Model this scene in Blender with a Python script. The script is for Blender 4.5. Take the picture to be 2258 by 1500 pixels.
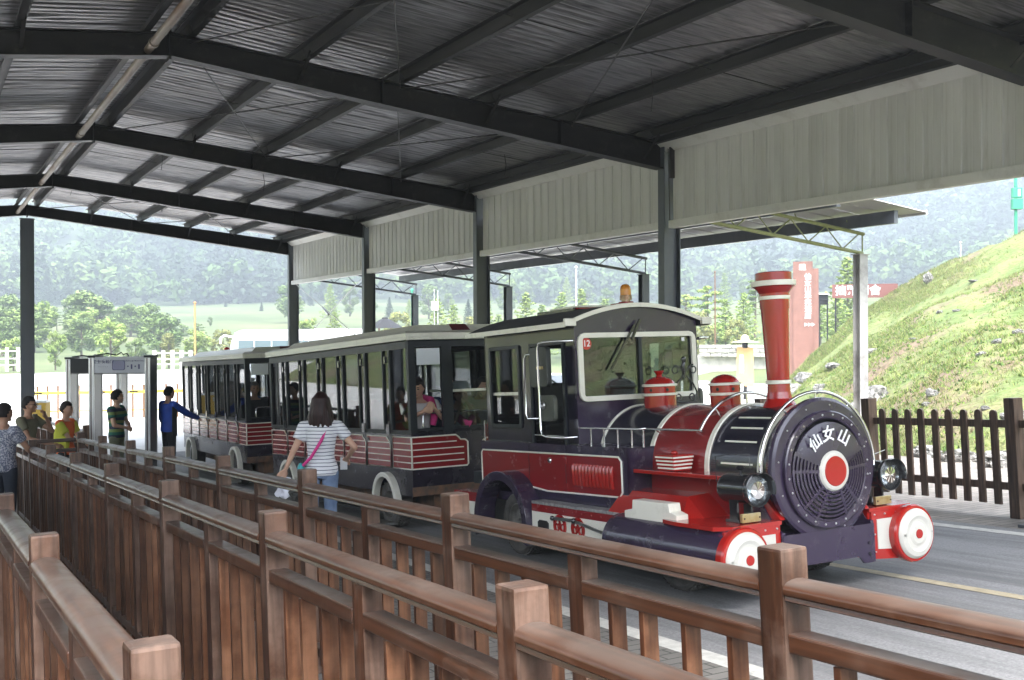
import bpy, bmesh, math, random
import numpy as np
from mathutils import Vector, Matrix, Euler
rnd = random.Random(7)
PI = math.pi
sc = bpy.context.scene
col = sc.collection
for o in list(bpy.data.objects): bpy.data.objects.remove(o)

# ---------------------------------------------------------------- camera
F, YAW, PIT, ROL = 2415.0, .4995, -.001, -.0035
cam = bpy.data.cameras.new('camera'); camo = bpy.data.objects.new('camera', cam); col.objects.link(camo)
_f = Vector((math.sin(YAW)*math.cos(PIT), math.cos(YAW)*math.cos(PIT), math.sin(PIT)))
_r = Vector((math.cos(YAW), -math.sin(YAW), 0)); _u = _r.cross(_f)
_r2 = _r*math.cos(ROL)+_u*math.sin(ROL); _u2 = -_r*math.sin(ROL)+_u*math.cos(ROL)
camo.matrix_world = Matrix(((_r2.x, _u2.x, -_f.x, 0), (_r2.y, _u2.y, -_f.y, 0), (_r2.z, _u2.z, -_f.z, 0), (0, 0, 0, 1)))
cam.sensor_width = 36; cam.lens = F/2258*36; cam.clip_start = .05; cam.clip_end = 6000
sc.camera = camo
# ---------------------------------------------------------------- light
SUN_EL, SUN_AZ = math.radians(58), math.radians(205)      # azimuth clockwise from +Y
w = bpy.data.worlds.new('World'); sc.world = w; w.use_nodes = True
nt = w.node_tree; nt.nodes.clear()
sky = nt.nodes.new('ShaderNodeTexSky'); sky.sky_type = 'NISHITA'; sky.sun_disc = False
sky.sun_elevation = SUN_EL; sky.sun_rotation = SUN_AZ; sky.air_density = 1.0; sky.dust_density = 3.0; sky.ozone_density = 1.0
hs = nt.nodes.new('ShaderNodeHueSaturation'); hs.inputs['Saturation'].default_value = .4
bg = nt.nodes.new('ShaderNodeBackground'); bg.inputs[1].default_value = .15
wo = nt.nodes.new('ShaderNodeOutputWorld')
nt.links.new(sky.outputs[0], hs.inputs['Color']); nt.links.new(hs.outputs[0], bg.inputs[0]); nt.links.new(bg.outputs[0], wo.inputs[0])
sl = bpy.data.lights.new('sun', 'SUN'); sl.energy = 1.3; sl.angle = math.radians(40); sl.color = (1, .975, .94)
so = bpy.data.objects.new('sun', sl); col.objects.link(so)
_d = Vector((math.sin(SUN_AZ)*math.cos(SUN_EL), math.cos(SUN_AZ)*math.cos(SUN_EL), math.sin(SUN_EL)))
so.rotation_euler = _d.to_track_quat('Z', 'Y').to_euler()
sc.view_settings.view_transform = 'Standard'; sc.view_settings.look = 'None'
sc.view_settings.gamma = 1; sc.view_settings.use_curve_mapping = False
sc.view_settings.exposure = 3.08
sc.cycles.max_bounces = 8; sc.cycles.transparent_max_bounces = 24; sc.cycles.volume_bounces = 0
sc.cycles.glossy_bounces = 4; sc.cycles.caustics_reflective = False; sc.cycles.caustics_refractive = False

# ---------------------------------------------------------------- ground level
GA, GB = -.0518, .0168
def gz(x, y):
    xc = min(max(x, -10), 16)
    y1 = min(y, 14.0); z = -1.65+GB*xc+GA*max(y1, -14)
    if y > 14:
        t = min(y, 20)-14; z += GA*t+(.0228/6)*t*t/2
    if y > 20:
        t = min(y, 36)-20; z += -.029*t+(.029/16)*t*t/2
    return z
def at(px, py, d):
    """world point seen at pixel (2258 wide frame) at forward distance d"""
    v = _f+_r2*((px-1129)/F)-_u2*((py-750)/F)
    return v*d

# ---------------------------------------------------------------- mesh builder
class MB:
    def __init__(s): s.v = []; s.f = []; s.m = []; s.sm = []
    def add(s, vs, fs, m=0, smooth=False):
        b = len(s.v); s.v += [tuple(p) for p in vs]
        for f in fs: s.f.append([i+b for i in f]); s.m.append(m); s.sm.append(smooth)
        return s
    def box(s, x0, y0, z0, x1, y1, z1, m=0):
        vs = [(x, y, z) for z in (z0, z1) for y in (y0, y1) for x in (x0, x1)]
        return s.add(vs, [(0, 2, 3, 1), (4, 5, 7, 6), (0, 1, 5, 4), (2, 6, 7, 3), (0, 4, 6, 2), (1, 3, 7, 5)], m)
    def obox(s, c, sz, M=None, m=0):
        M = M or Matrix.Identity(3); c = Vector(c); hx, hy, hz = [q/2 for q in sz]
        vs = [c+M@Vector((x, y, z)) for z in (-hz, hz) for y in (-hy, hy) for x in (-hx, hx)]
        return s.add(vs, [(0, 2, 3, 1), (4, 5, 7, 6), (0, 1, 5, 4), (2, 6, 7, 3), (0, 4, 6, 2), (1, 3, 7, 5)], m)
    def beam(s, p0, p1, w, h, m=0, up=(0, 0, 1)):
        p0, p1 = Vector(p0), Vector(p1); d = (p1-p0); L = d.length; d.normalize()
        a = d.cross(Vector(up))
        if a.length < 1e-4: a = d.cross(Vector((0, 1, 0)))
        a.normalize(); b = a.cross(d)
        return s.obox((p0+p1)/2, (w, L, h), Matrix((a, d, b)).transposed(), m)
    def path(s, pts, r, n=8, m=0, closed=False, caps=True, ell=None):
        pts = [Vector(p) for p in pts]; N = len(pts); rs = r if isinstance(r, (list, tuple)) else [r]*N
        rings = []; ref = None
        for i, p in enumerate(pts):
            a = pts[i-1] if (i > 0 or closed) else p; b = pts[(i+1) % N] if (i < N-1 or closed) else p
            d = (b-a).normalized()
            if ref is None:
                ref = Vector((0, 0, 1)) if abs(d.z) < .9 else Vector((1, 0, 0))
            u = (ref-d*ref.dot(d)).normalized(); ref = u; w_ = d.cross(u)
            rings.append([p+(u*math.cos(2*PI*k/n)+w_*math.sin(2*PI*k/n))*rs[i] for k in range(n)])
        vs = [q for ring in rings for q in ring]; fs = []
        for i in range(N if closed else N-1):
            j = (i+1) % N
            for k in range(n): fs.append((i*n+k, i*n+(k+1) % n, j*n+(k+1) % n, j*n+k))
        s.add(vs, fs, m, True)
        if caps and not closed:
            s.add(rings[0], [tuple(range(n))[::-1]], m); s.add(rings[-1], [tuple(range(n))], m)
        return s
    def cyl(s, p0, p1, r, n=16, m=0, r2=None, caps=True):
        return s.path([p0, p1], [r, r if r2 is None else r2], n, m, caps=caps)
    def lathe(s, prof, o=(0, 0, 0), ax='z', n=32, m=0, a0=0, a1=2*PI, smooth=True, sharp=()):
        o = Vector(o); full = abs(a1-a0-2*PI) < 1e-6; K = n if full else n+1
        def P(r, h, a):
            c, t = r*math.cos(a), r*math.sin(a)
            return o+Vector({'z': (c, t, h), 'y': (c, h, t), 'x': (h, c, t)}[ax])
        for (r0, h0), (r1, h1) in zip(prof[:-1], prof[1:]):
            vs = [P(r0, h0, a0+(a1-a0)*k/n) for k in range(K)]+[P(r1, h1, a0+(a1-a0)*k/n) for k in range(K)]
            s.add(vs, [(k, (k+1) % K, K+(k+1) % K, K+k) for k in range(n)], m, smooth)
        return s
    def prism(s, poly, ax, a, b, m=0):
        """poly: 2d outline in the plane across axis ax, extruded from a to b"""
        def P(p, h): return {'x': (h, p[0], p[1]), 'y': (p[0], h, p[1]), 'z': (p[0], p[1], h)}[ax]
        n = len(poly); vs = [P(p, a) for p in poly]+[P(p, b) for p in poly]
        fs = [tuple(range(n))[::-1], tuple(range(n, 2*n))]+[(k, (k+1) % n, n+(k+1) % n, n+k) for k in range(n)]
        return s.add(vs, fs, m)
    def frame(s, outer, inner, ax, a, b, m=0):
        def P(p, h): return {'x': (h, p[0], p[1]), 'y': (p[0], h, p[1]), 'z': (p[0], p[1], h)}[ax]
        n = len(outer); vs = [P(p, a) for p in outer]+[P(p, a) for p in inner]+[P(p, b) for p in outer]+[P(p, b) for p in inner]
        fs = []
        for k in range(n):
            j = (k+1) % n
            fs += [(k, j, n+j, n+k), (2*n+k, 3*n+k, 3*n+j, 2*n+j), (k, 2*n+k, 2*n+j, j), (n+k, n+j, 3*n+j, 3*n+k)]
        return s.add(vs, fs, m)
    def ball(s, c, r, m=0, n=12, sc_=(1, 1, 1)):
        c = Vector(c); vs = []; fs = []; h = n//2
        for i in range(h+1):
            t = PI*i/h
            for k in range(n):
                a = 2*PI*k/n; vs.append(c+Vector((r*sc_[0]*math.sin(t)*math.cos(a), r*sc_[1]*math.sin(t)*math.sin(a), r*sc_[2]*math.cos(t))))
        for i in range(h):
            for k in range(n): fs.append((i*n+k, (i+1)*n+k, (i+1)*n+(k+1) % n, i*n+(k+1) % n))
        return s.add(vs, fs, m, True)
    def mesh(s, name, mats, bevel=0, seg=2, fix=True):
        me = bpy.data.meshes.new(name); me.from_pydata(s.v, [], s.f)
        for m in (mats if isinstance(mats, (list, tuple)) else [mats]): me.materials.append(m)
        me.polygons.foreach_set('material_index', s.m); me.polygons.foreach_set('use_smooth', s.sm)
        bm = bmesh.new(); bm.from_mesh(me)
        if bevel:
            bmesh.ops.remove_doubles(bm, verts=bm.verts, dist=1e-5)
            es = [e for e in bm.edges if len(e.link_faces) == 2 and e.calc_face_angle(0) > .6]
            bmesh.ops.bevel(bm, geom=es, offset=bevel, segments=seg, affect='EDGES', profile=.6, clamp_overlap=True)
        if fix: bmesh.ops.recalc_face_normals(bm, faces=bm.faces)
        bm.to_mesh(me); bm.free(); me.update()
        return me
    def build(s, name, mats, parent=None, bevel=0, **k):
        o = bpy.data.objects.new(name, s.mesh(name, mats, bevel, **k)); col.objects.link(o); o.parent = parent
        return o
def link(name, me, parent=None, loc=None, rot=None, scale=None):
    o = bpy.data.objects.new(name, me); col.objects.link(o); o.parent = parent
    if loc is not None: o.location = loc
    if rot is not None: o.rotation_euler = rot
    if scale is not None: o.scale = scale
    return o
def tag(o, label=None, cat=None, group=None, kind=None):
    if label: o['label'] = label
    if cat: o['category'] = cat
    if group: o['group'] = group
    if kind: o['kind'] = kind
    return o
def thing(name, label, cat, M=None, group=None):
    o = bpy.data.objects.new(name, None); col.objects.link(o); o.empty_display_size = .2
    if M is not None: o.matrix_world = M
    return tag(o, label, cat, group)
def frame_at(x, y, ang=0, slope=None, z=None):
    """frame standing on the sloping ground: local y runs along heading ang, z is the ground normal"""
    n = Vector((-GB, -(GA if slope is None else slope), 1)).normalized()
    T = Vector((-math.sin(ang), math.cos(ang), 0)); T = (T-n*T.dot(n)).normalized(); P = T.cross(n)
    z = gz(x, y) if z is None else z
    return Matrix(((P.x, T.x, n.x, x), (P.y, T.y, n.y, y), (P.z, T.z, n.z, z), (0, 0, 0, 1)))
def upright(x, y, ang=0, z=None):
    return Matrix.Translation((x, y, gz(x, y) if z is None else z)) @ Matrix.Rotation(ang, 4, 'Z')
def copy_tree(o, parent=None):
    c = o.copy(); col.objects.link(c)
    if parent is not None: c.parent = parent
    for ch in o.children: copy_tree(ch, c)
    return c
def rrect(x0, z0, x1, z1, r, n=5):
    pts = []
    for cx, cz, a in ((x1-r, z0+r, -PI/2), (x1-r, z1-r, 0), (x0+r, z1-r, PI/2), (x0+r, z0+r, PI)):
        for k in range(n+1): t = a+PI/2*k/n; pts.append((cx+r*math.cos(t), cz+r*math.sin(t)))
    return pts
def arc(cx, cz, r, a0, a1, n): return [(cx+r*math.cos(math.radians(a0+(a1-a0)*k/n)), cz+r*math.sin(math.radians(a0+(a1-a0)*k/n))) for k in range(n+1)]

# ---------------------------------------------------------------- materials
def N_(nt, t, **k):
    n = nt.nodes.new(t)
    for a, b in k.items(): setattr(n, a, b)
    return n
MATS = {}
def mat(name, c, rough=.5, metal=0, c2=None, scale=(5, 5, 5), detail=4, bump=0, bscale=None, coat=0, lo=.35, hi=.65, emit=None, dirt=None, dscale=2.5, dlo=.5, dhi=.75, spec=None, rvar=0, coords='Object', rand=0, rot=None):
    m = bpy.data.materials.new(name); m.use_nodes = True; nt = m.node_tree; L = nt.links.new
    b = nt.nodes['Principled BSDF']; b.inputs['Roughness'].default_value = rough; b.inputs['Metallic'].default_value = metal
    if spec is not None: b.inputs['Specular IOR Level'].default_value = spec
    if coat: b.inputs['Coat Weight'].default_value = coat; b.inputs['Coat Roughness'].default_value = .06
    tc = N_(nt, 'ShaderNodeTexCoord'); mp = N_(nt, 'ShaderNodeMapping'); mp.inputs['Scale'].default_value = scale
    if rot: mp.inputs['Rotation'].default_value = rot
    L(tc.outputs[coords], mp.inputs[0])
    col_ = None
    src = mp.outputs[0]
    if rand:
        oi = N_(nt, 'ShaderNodeObjectInfo'); va = N_(nt, 'ShaderNodeVectorMath', operation='MULTIPLY_ADD')
        mm = N_(nt, 'ShaderNodeCombineXYZ'); ml = N_(nt, 'ShaderNodeMath', operation='MULTIPLY'); ml.inputs[1].default_value = 97
        L(oi.outputs['Random'], ml.inputs[0]); [L(ml.outputs[0], mm.inputs[i]) for i in range(3)]
        va.operation = 'ADD'; L(mp.outputs[0], va.inputs[0]); L(mm.outputs[0], va.inputs[1]); src = va.outputs[0]
    if c2 is not None or bump:
        nz = N_(nt, 'ShaderNodeTexNoise'); nz.inputs['Scale'].default_value = 1; nz.inputs['Detail'].default_value = detail; nz.inputs['Roughness'].default_value = .6
        L(src, nz.inputs['Vector'])
    if c2 is not None:
        r = N_(nt, 'ShaderNodeValToRGB'); r.color_ramp.elements[0].position = lo; r.color_ramp.elements[1].position = hi
        r.color_ramp.elements[0].color = (*c, 1); r.color_ramp.elements[1].color = (*c2, 1)
        L(nz.outputs[0], r.inputs[0]); col_ = r.outputs[0]
    if dirt is not None:
        n2 = N_(nt, 'ShaderNodeTexNoise'); n2.inputs['Scale'].default_value = dscale; n2.inputs['Detail'].default_value = 6; n2.inputs['Roughness'].default_value = .7
        L(tc.outputs[coords], n2.inputs['Vector'])
        r2 = N_(nt, 'ShaderNodeValToRGB'); r2.color_ramp.elements[0].position = dlo; r2.color_ramp.elements[1].position = dhi
        L(n2.outputs[0], r2.inputs[0])
        mx = N_(nt, 'ShaderNodeMix', data_type='RGBA'); L(r2.outputs[0], mx.inputs[0])
        if col_: L(col_, mx.inputs[6])
        else: mx.inputs[6].default_value = (*c, 1)
        mx.inputs[7].default_value = (*dirt, 1); col_ = mx.outputs[2]
        ad = N_(nt, 'ShaderNodeMath', operation='MULTIPLY_ADD'); ad.inputs[1].default_value = .22; ad.inputs[2].default_value = rough
        ad.use_clamp = True; L(r2.outputs[0], ad.inputs[0]); L(ad.outputs[0], b.inputs['Roughness'])
    if rand:
        hv = N_(nt, 'ShaderNodeHueSaturation'); mr = N_(nt, 'ShaderNodeMapRange')
        mr.inputs[3].default_value = 1-rand; mr.inputs[4].default_value = 1+rand; L(oi.outputs['Random'], mr.inputs[0]); L(mr.outputs[0], hv.inputs['Value'])
        if col_: L(col_, hv.inputs['Color'])
        else: hv.inputs['Color'].default_value = (*c, 1)
        col_ = hv.outputs[0]
    if col_: L(col_, b.inputs['Base Color'])
    else: b.inputs['Base Color'].default_value = (*c, 1)
    if bump:
        bp = N_(nt, 'ShaderNodeBump'); bp.inputs['Strength'].default_value = min(1, bump*20); bp.inputs['Distance'].default_value = bump
        if bscale:
            m3 = N_(nt, 'ShaderNodeMapping'); m3.inputs['Scale'].default_value = bscale; L(tc.outputs[coords], m3.inputs[0])
            n3 = N_(nt, 'ShaderNodeTexNoise'); n3.inputs['Scale'].default_value = 1; n3.inputs['Detail'].default_value = 3; L(m3.outputs[0], n3.inputs['Vector']); L(n3.outputs[0], bp.inputs['Height'])
        else: L(nz.outputs[0], bp.inputs['Height'])
        L(bp.outputs[0], b.inputs['Normal'])
    if emit: b.inputs['Emission Color'].default_value = (*emit[0], 1); b.inputs['Emission Strength'].default_value = emit[1]
    MATS[name] = m
    return m
def glass(name, tint, refl=1.0, rough=.01, ior=1.5):
    m = bpy.data.materials.new(name); m.use_nodes = True; nt = m.node_tree; L = nt.links.new; nt.nodes.clear()
    out = N_(nt, 'ShaderNodeOutputMaterial'); mix = N_(nt, 'ShaderNodeMixShader'); tr = N_(nt, 'ShaderNodeBsdfTransparent'); gl = N_(nt, 'ShaderNodeBsdfGlossy')
    tr.inputs[0].default_value = (*tint, 1); gl.inputs['Roughness'].default_value = rough
    fr = N_(nt, 'ShaderNodeFresnel'); fr.inputs[0].default_value = ior; mu = N_(nt, 'ShaderNodeMath', operation='MULTIPLY'); mu.inputs[1].default_value = refl; mu.use_clamp = True
    L(fr.outputs[0], mu.inputs[0]); L(mu.outputs[0], mix.inputs[0]); L(tr.outputs[0], mix.inputs[1]); L(gl.outputs[0], mix.inputs[2]); L(mix.outputs[0], out.inputs[0])
    return m
def wood(name, brown, pale, dust, rough=.42, rand=.16, coat=.06, lit_side=.0):
    """brown stain worn through to pale grain, dust settled on what faces up"""
    m = bpy.data.materials.new(name); m.use_nodes = True; nt = m.node_tree; L = nt.links.new; b = nt.nodes['Principled BSDF']; b.inputs['Specular IOR Level'].default_value = .5 if 'rail' in name else .25
    tc = N_(nt, 'ShaderNodeTexCoord'); oi = N_(nt, 'ShaderNodeObjectInfo')
    mp = N_(nt, 'ShaderNodeMapping'); mp.inputs['Scale'].default_value = (34, 34, 2.4) if 'rail' not in name else (60, 1.2, 60)
    cx = N_(nt, 'ShaderNodeCombineXYZ'); ml = N_(nt, 'ShaderNodeMath', operation='MULTIPLY'); ml.inputs[1].default_value = 11.3
    L(oi.outputs['Random'], ml.inputs[0]); [L(ml.outputs[0], cx.inputs[i]) for i in range(3)]
    ad = N_(nt, 'ShaderNodeVectorMath', operation='ADD'); L(tc.outputs['Object'], ad.inputs[0]); L(cx.outputs[0], ad.inputs[1]); L(ad.outputs[0], mp.inputs[0])
    gr = N_(nt, 'ShaderNodeTexNoise'); gr.inputs['Detail'].default_value = 5; gr.inputs['Scale'].default_value = 1; gr.inputs['Distortion'].default_value = .25 if 'rail' not in name else 0; L(mp.outputs[0], gr.inputs['Vector'])
    we = N_(nt, 'ShaderNodeTexNoise'); we.inputs['Scale'].default_value = 5; we.inputs['Detail'].default_value = 3 if 'rail' in name else 7; we.inputs['Roughness'].default_value = .65; L(ad.outputs[0], we.inputs['Vector'])
    r1 = N_(nt, 'ShaderNodeValToRGB'); r1.color_ramp.elements[0].position = .25; r1.color_ramp.elements[1].position = .75
    r1.color_ramp.elements[0].color = (*[q*.32 for q in brown], 1); r1.color_ramp.elements[1].color = (*[q*1.6 for q in brown], 1); L(gr.outputs[0], r1.inputs[0])
    r2 = N_(nt, 'ShaderNodeValToRGB'); r2.color_ramp.elements[0].position = .47; r2.color_ramp.elements[1].position = .80; L(we.outputs[0], r2.inputs[0])
    r3 = N_(nt, 'ShaderNodeValToRGB'); r3.color_ramp.elements[0].color = (*[q*.5 for q in pale], 1); r3.color_ramp.elements[1].color = (*pale, 1)
    r3.color_ramp.elements[0].position = .36; r3.color_ramp.elements[1].position = .58; L(gr.outputs[0], r3.inputs[0])
    m1 = N_(nt, 'ShaderNodeMix', data_type='RGBA'); L(r2.outputs[0], m1.inputs[0]); L(r1.outputs[0], m1.inputs[6]); L(r3.outputs[0], m1.inputs[7])
    ge = N_(nt, 'ShaderNodeNewGeometry'); sx = N_(nt, 'ShaderNodeSeparateXYZ'); L(ge.outputs['Normal'], sx.inputs[0])
    up = N_(nt, 'ShaderNodeMapRange'); up.inputs[1].default_value = .45; up.inputs[2].default_value = 1.0; up.inputs[4].default_value = .6; L(sx.outputs['Z'], up.inputs[0])
    dn = N_(nt, 'ShaderNodeTexNoise'); dn.inputs['Scale'].default_value = 4; dn.inputs['Detail'].default_value = 2.5; L(ad.outputs[0], dn.inputs['Vector'])
    dr = N_(nt, 'ShaderNodeMapRange'); dr.inputs[1].default_value = .1; dr.inputs[2].default_value = .7; L(dn.outputs[0], dr.inputs[0])
    mu = N_(nt, 'ShaderNodeMath', operation='MULTIPLY'); L(up.outputs[0], mu.inputs[0]); L(dr.outputs[0], mu.inputs[1])
    m2 = N_(nt, 'ShaderNodeMix', data_type='RGBA'); L(mu.outputs[0], m2.inputs[0]); L(m1.outputs[2], m2.inputs[6]); m2.inputs[7].default_value = (*dust, 1)
    if lit_side:      # faces towards -y mixed paler, painting in light from the open front
        wy = N_(nt, 'ShaderNodeMapRange'); wy.inputs[1].default_value = -.5; wy.inputs[2].default_value = -.95; wy.inputs[4].default_value = lit_side; L(sx.outputs['Y'], wy.inputs[0])
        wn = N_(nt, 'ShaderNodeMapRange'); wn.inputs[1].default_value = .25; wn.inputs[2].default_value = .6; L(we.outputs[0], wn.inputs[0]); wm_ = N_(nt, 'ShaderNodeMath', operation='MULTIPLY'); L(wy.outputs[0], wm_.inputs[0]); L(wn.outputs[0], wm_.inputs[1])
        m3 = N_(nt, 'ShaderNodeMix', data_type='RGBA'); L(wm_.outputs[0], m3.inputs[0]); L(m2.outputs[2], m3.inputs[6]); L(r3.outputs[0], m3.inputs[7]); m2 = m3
    hv = N_(nt, 'ShaderNodeHueSaturation'); mr = N_(nt, 'ShaderNodeMapRange'); mr.inputs[3].default_value = 1-rand; mr.inputs[4].default_value = 1+rand
    L(oi.outputs['Random'], mr.inputs[0]); L(mr.outputs[0], hv.inputs['Value']); L(m2.outputs[2], hv.inputs['Color']); L(hv.outputs[0], b.inputs['Base Color'])
    rr = N_(nt, 'ShaderNodeMath', operation='MULTIPLY_ADD'); rr.inputs[1].default_value = .3; rr.inputs[2].default_value = rough; L(r2.outputs[0], rr.inputs[0]); L(rr.outputs[0], b.inputs['Roughness'])
    b.inputs['Coat Weight'].default_value = coat; b.inputs['Coat Roughness'].default_value = .25
    bp = N_(nt, 'ShaderNodeBump'); bp.inputs['Strength'].default_value = .6 if 'rail' not in name else .08; bp.inputs['Distance'].default_value = .003; L(gr.outputs[0], bp.inputs['Height']); L(bp.outputs[0], b.inputs['Normal'])
    return m
def striped(name, ca, cb, period, duty, axis='Z', rough=.8, c3=None):
    m = bpy.data.materials.new(name); m.use_nodes = True; nt = m.node_tree; L = nt.links.new; b = nt.nodes['Principled BSDF']; b.inputs['Roughness'].default_value = rough
    tc = N_(nt, 'ShaderNodeTexCoord'); sx = N_(nt, 'ShaderNodeSeparateXYZ'); L(tc.outputs['Object'], sx.inputs[0])
    nz = N_(nt, 'ShaderNodeTexNoise'); nz.inputs['Scale'].default_value = 9; L(tc.outputs['Object'], nz.inputs['Vector'])
    a = N_(nt, 'ShaderNodeMath', operation='MULTIPLY_ADD'); a.inputs[1].default_value = .012; L(nz.outputs[0], a.inputs[0]); L(sx.outputs[axis], a.inputs[2])
    d = N_(nt, 'ShaderNodeMath', operation='DIVIDE'); d.inputs[1].default_value = period; L(a.outputs[0], d.inputs[0])
    fr = N_(nt, 'ShaderNodeMath', operation='FRACT'); L(d.outputs[0], fr.inputs[0])
    r = N_(nt, 'ShaderNodeValToRGB'); r.color_ramp.interpolation = 'CONSTANT'; r.color_ramp.elements[0].color = (*ca, 1); r.color_ramp.elements[1].position = 1-duty; r.color_ramp.elements[1].color = (*cb, 1)
    if c3: e = r.color_ramp.elements.new((1-duty)/2); e.color = (*c3, 1)
    L(fr.outputs[0], r.inputs[0]); L(r.outputs[0], b.inputs['Base Color'])
    return m
PURPLE = mat('purple_paint', (.026, .016, .040), .22, 0, coat=.45, dirt=(.09, .082, .09), dscale=4, dlo=.52, dhi=.9)
COACHP = mat('coach_dark_paint', (.016, .012, .022), .26, 0, coat=.3, dirt=(.05, .046, .048), dscale=3, dlo=.52, dhi=.9)
NAVY = mat('dark_navy_paint', (.009, .008, .019), .18, 0, coat=.3, dirt=(.05, .048, .05), dscale=4, dlo=.52, dhi=.9)
RED = mat('red_paint', (.33, .009, .006), .2, 0, coat=.55, dirt=(.28, .03, .02), dscale=4, dlo=.56, dhi=1)
DRED = mat('dark_red_paint', (.22, .006, .008), .24, 0, coat=.4, dirt=(.15, .025, .025), dscale=4, dlo=.55, dhi=1)
CREAM = mat('cream_paint', (.78, .755, .66), .35, 0, coat=.2, dirt=(.45, .42, .35), dscale=5, dlo=.55, dhi=.95)
WHITEP = mat('white_paint', (.52, .505, .46), .35, coat=.3, dirt=(.6, .5, .45), dscale=9, dlo=.6, dhi=.9)
CHROME = mat('chrome', (.75, .75, .76), .12, 1)
STEEL = mat('brushed_steel', (.5, .5, .5), .3, 1, dirt=(.25, .2, .15), dscale=8)
BLACK = mat('black_enamel', (.012, .012, .014), .2, 0, coat=.5)
DARK = mat('dark_metal', (.018, .018, .02), .55, c2=(.03, .028, .026), scale=(20, 20, 20))
VOID = mat('dark_interior', (.006, .006, .007), .8)
RUBBER = mat('dusty_rubber', (.04, .037, .033), .85, c2=(.10, .093, .083), scale=(7, 7, 7), bump=.004, bscale=(40, 40, 40))
RIMM = mat('dusty_rim', (.12, .115, .105), .6, .3, c2=(.22, .21, .19), scale=(9, 9, 9))
BRASS = mat('brass_plate', (.42, .30, .12), .35, .7, c2=(.5, .42, .25), scale=(18, 18, 18))
RUST = mat('rusty_metal', (.06, .045, .035), .8, c2=(.17, .08, .04), scale=(9, 9, 9), bump=.004)
SHEDDARK = mat('dark_grey_steel_paint', (.015, .015, .017), .5, 0, spec=.25, c2=(.026, .025, .026), scale=(2, 6, 6), dirt=(.075, .07, .065), dscale=6, dlo=.56, dhi=.9)
SHEDCOL = mat('grey_column_paint', (.070, .078, .094), .32, 0, c2=(.095, .105, .125), scale=(3, 3, 1), dirt=(.11, .105, .1), dscale=5, dlo=.55, dhi=.9)
PURLIN = mat('purlin_paint', (.016, .016, .017), .55, 0, spec=.25, c2=(.032, .031, .031), scale=(9, .7, 9))
FOIL = mat('dusty_foil_sheet', (.070, .068, .071), .40, .6, c2=(.36, .35, .36), scale=(1.1, 26, 26), detail=7, bump=.016, bscale=(.7, 22, 4), lo=.3, hi=.75, rand=.12)
CLAD = mat('cream_cladding', (.51, .505, .49), .45, 0, c2=(.59, .585, .57), scale=(3, 3, .6), dirt=(.30, .28, .24), dscale=1.6, dlo=.52, dhi=.85, rand=.04)
TRIM = mat('cream_trim', (.64, .63, .60), .45, dirt=(.36, .33, .28), dscale=2.2, dlo=.52, dhi=.9)
OLIVE = mat('olive_green_paint', (.19, .22, .08), .5, c2=(.25, .26, .12), scale=(6, 6, 6))
PIPE = mat('rusty_pipe', (.19, .165, .135), .6, .2, c2=(.13, .075, .045), scale=(5, 1.2, 5), lo=.45, hi=.7)
ASPH = mat('asphalt', (.15, .15, .154), .8, c2=(.24, .238, .238), scale=(55, 55, 55), detail=8, bump=.006, bscale=(140, 140, 140), dirt=(.085, .085, .088), dscale=.9, dlo=.42, dhi=.72)
LINEW = mat('worn_white_line', (.42, .41, .38), .8, c2=(.55, .54, .5), scale=(14, 14, 14), dirt=(.15, .15, .15), dscale=8, dlo=.58, dhi=.8)
LINEY = mat('worn_yellow_line', (.30, .25, .16), .8, c2=(.40, .34, .23), scale=(14, 14, 14), dirt=(.14, .13, .12), dscale=7, dlo=.56, dhi=.8)
CONC = mat('pale_concrete', (.48, .47, .45), .85, c2=(.58, .57, .545), scale=(.7, .7, .7), detail=6)
_nt = CLAD.node_tree; _n2 = [n for n in _nt.nodes if n.type == 'TEX_NOISE'][1]; _mp = N_(_nt, 'ShaderNodeMapping'); _mp.inputs['Scale'].default_value = (1, 7, .55)
_nt.links.new([n for n in _nt.nodes if n.type == 'TEX_COORD'][0].outputs['Object'], _mp.inputs[0]); _nt.links.new(_mp.outputs[0], _n2.inputs['Vector'])
_nt = ASPH.node_tree; _n2 = [n for n in _nt.nodes if n.type == 'TEX_NOISE'][1]; _mp = N_(_nt, 'ShaderNodeMapping'); _mp.inputs['Scale'].default_value = (2.6, .22, 1)
_nt.links.new([n for n in _nt.nodes if n.type == 'TEX_COORD'][0].outputs['Object'], _mp.inputs[0]); _nt.links.new(_mp.outputs[0], _n2.inputs['Vector'])
GLASS = glass('window_glass', (.56, .59, .60), .9)
GLASSD = glass('windscreen_glass', (.45, .49, .48), 2.2)
GREYPL = mat('slate_frame_paint', (.012, .015, .019), .42, c2=(.019, .023, .027), scale=(6, 6, 6), spec=.3)
WOODP = wood('stained_wood_post', (.044, .016, .007), (.17, .108, .080), (.17, .138, .12), lit_side=.85)
WOODR = wood('stained_wood_rail', (.052, .018, .007), (.105, .052, .030), (.125, .108, .095), rough=.34, coat=.2)
WOODK = wood('stained_wood_picket', (.050, .017, .007), (.17, .082, .044), (.2, .16, .14), rand=.42, lit_side=.6)
WOODD = wood('dark_brown_wood', (.11, .070, .050), (.17, .12, .09), (.2, .16, .13), rough=.5, rand=.1, coat=.05)
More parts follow.
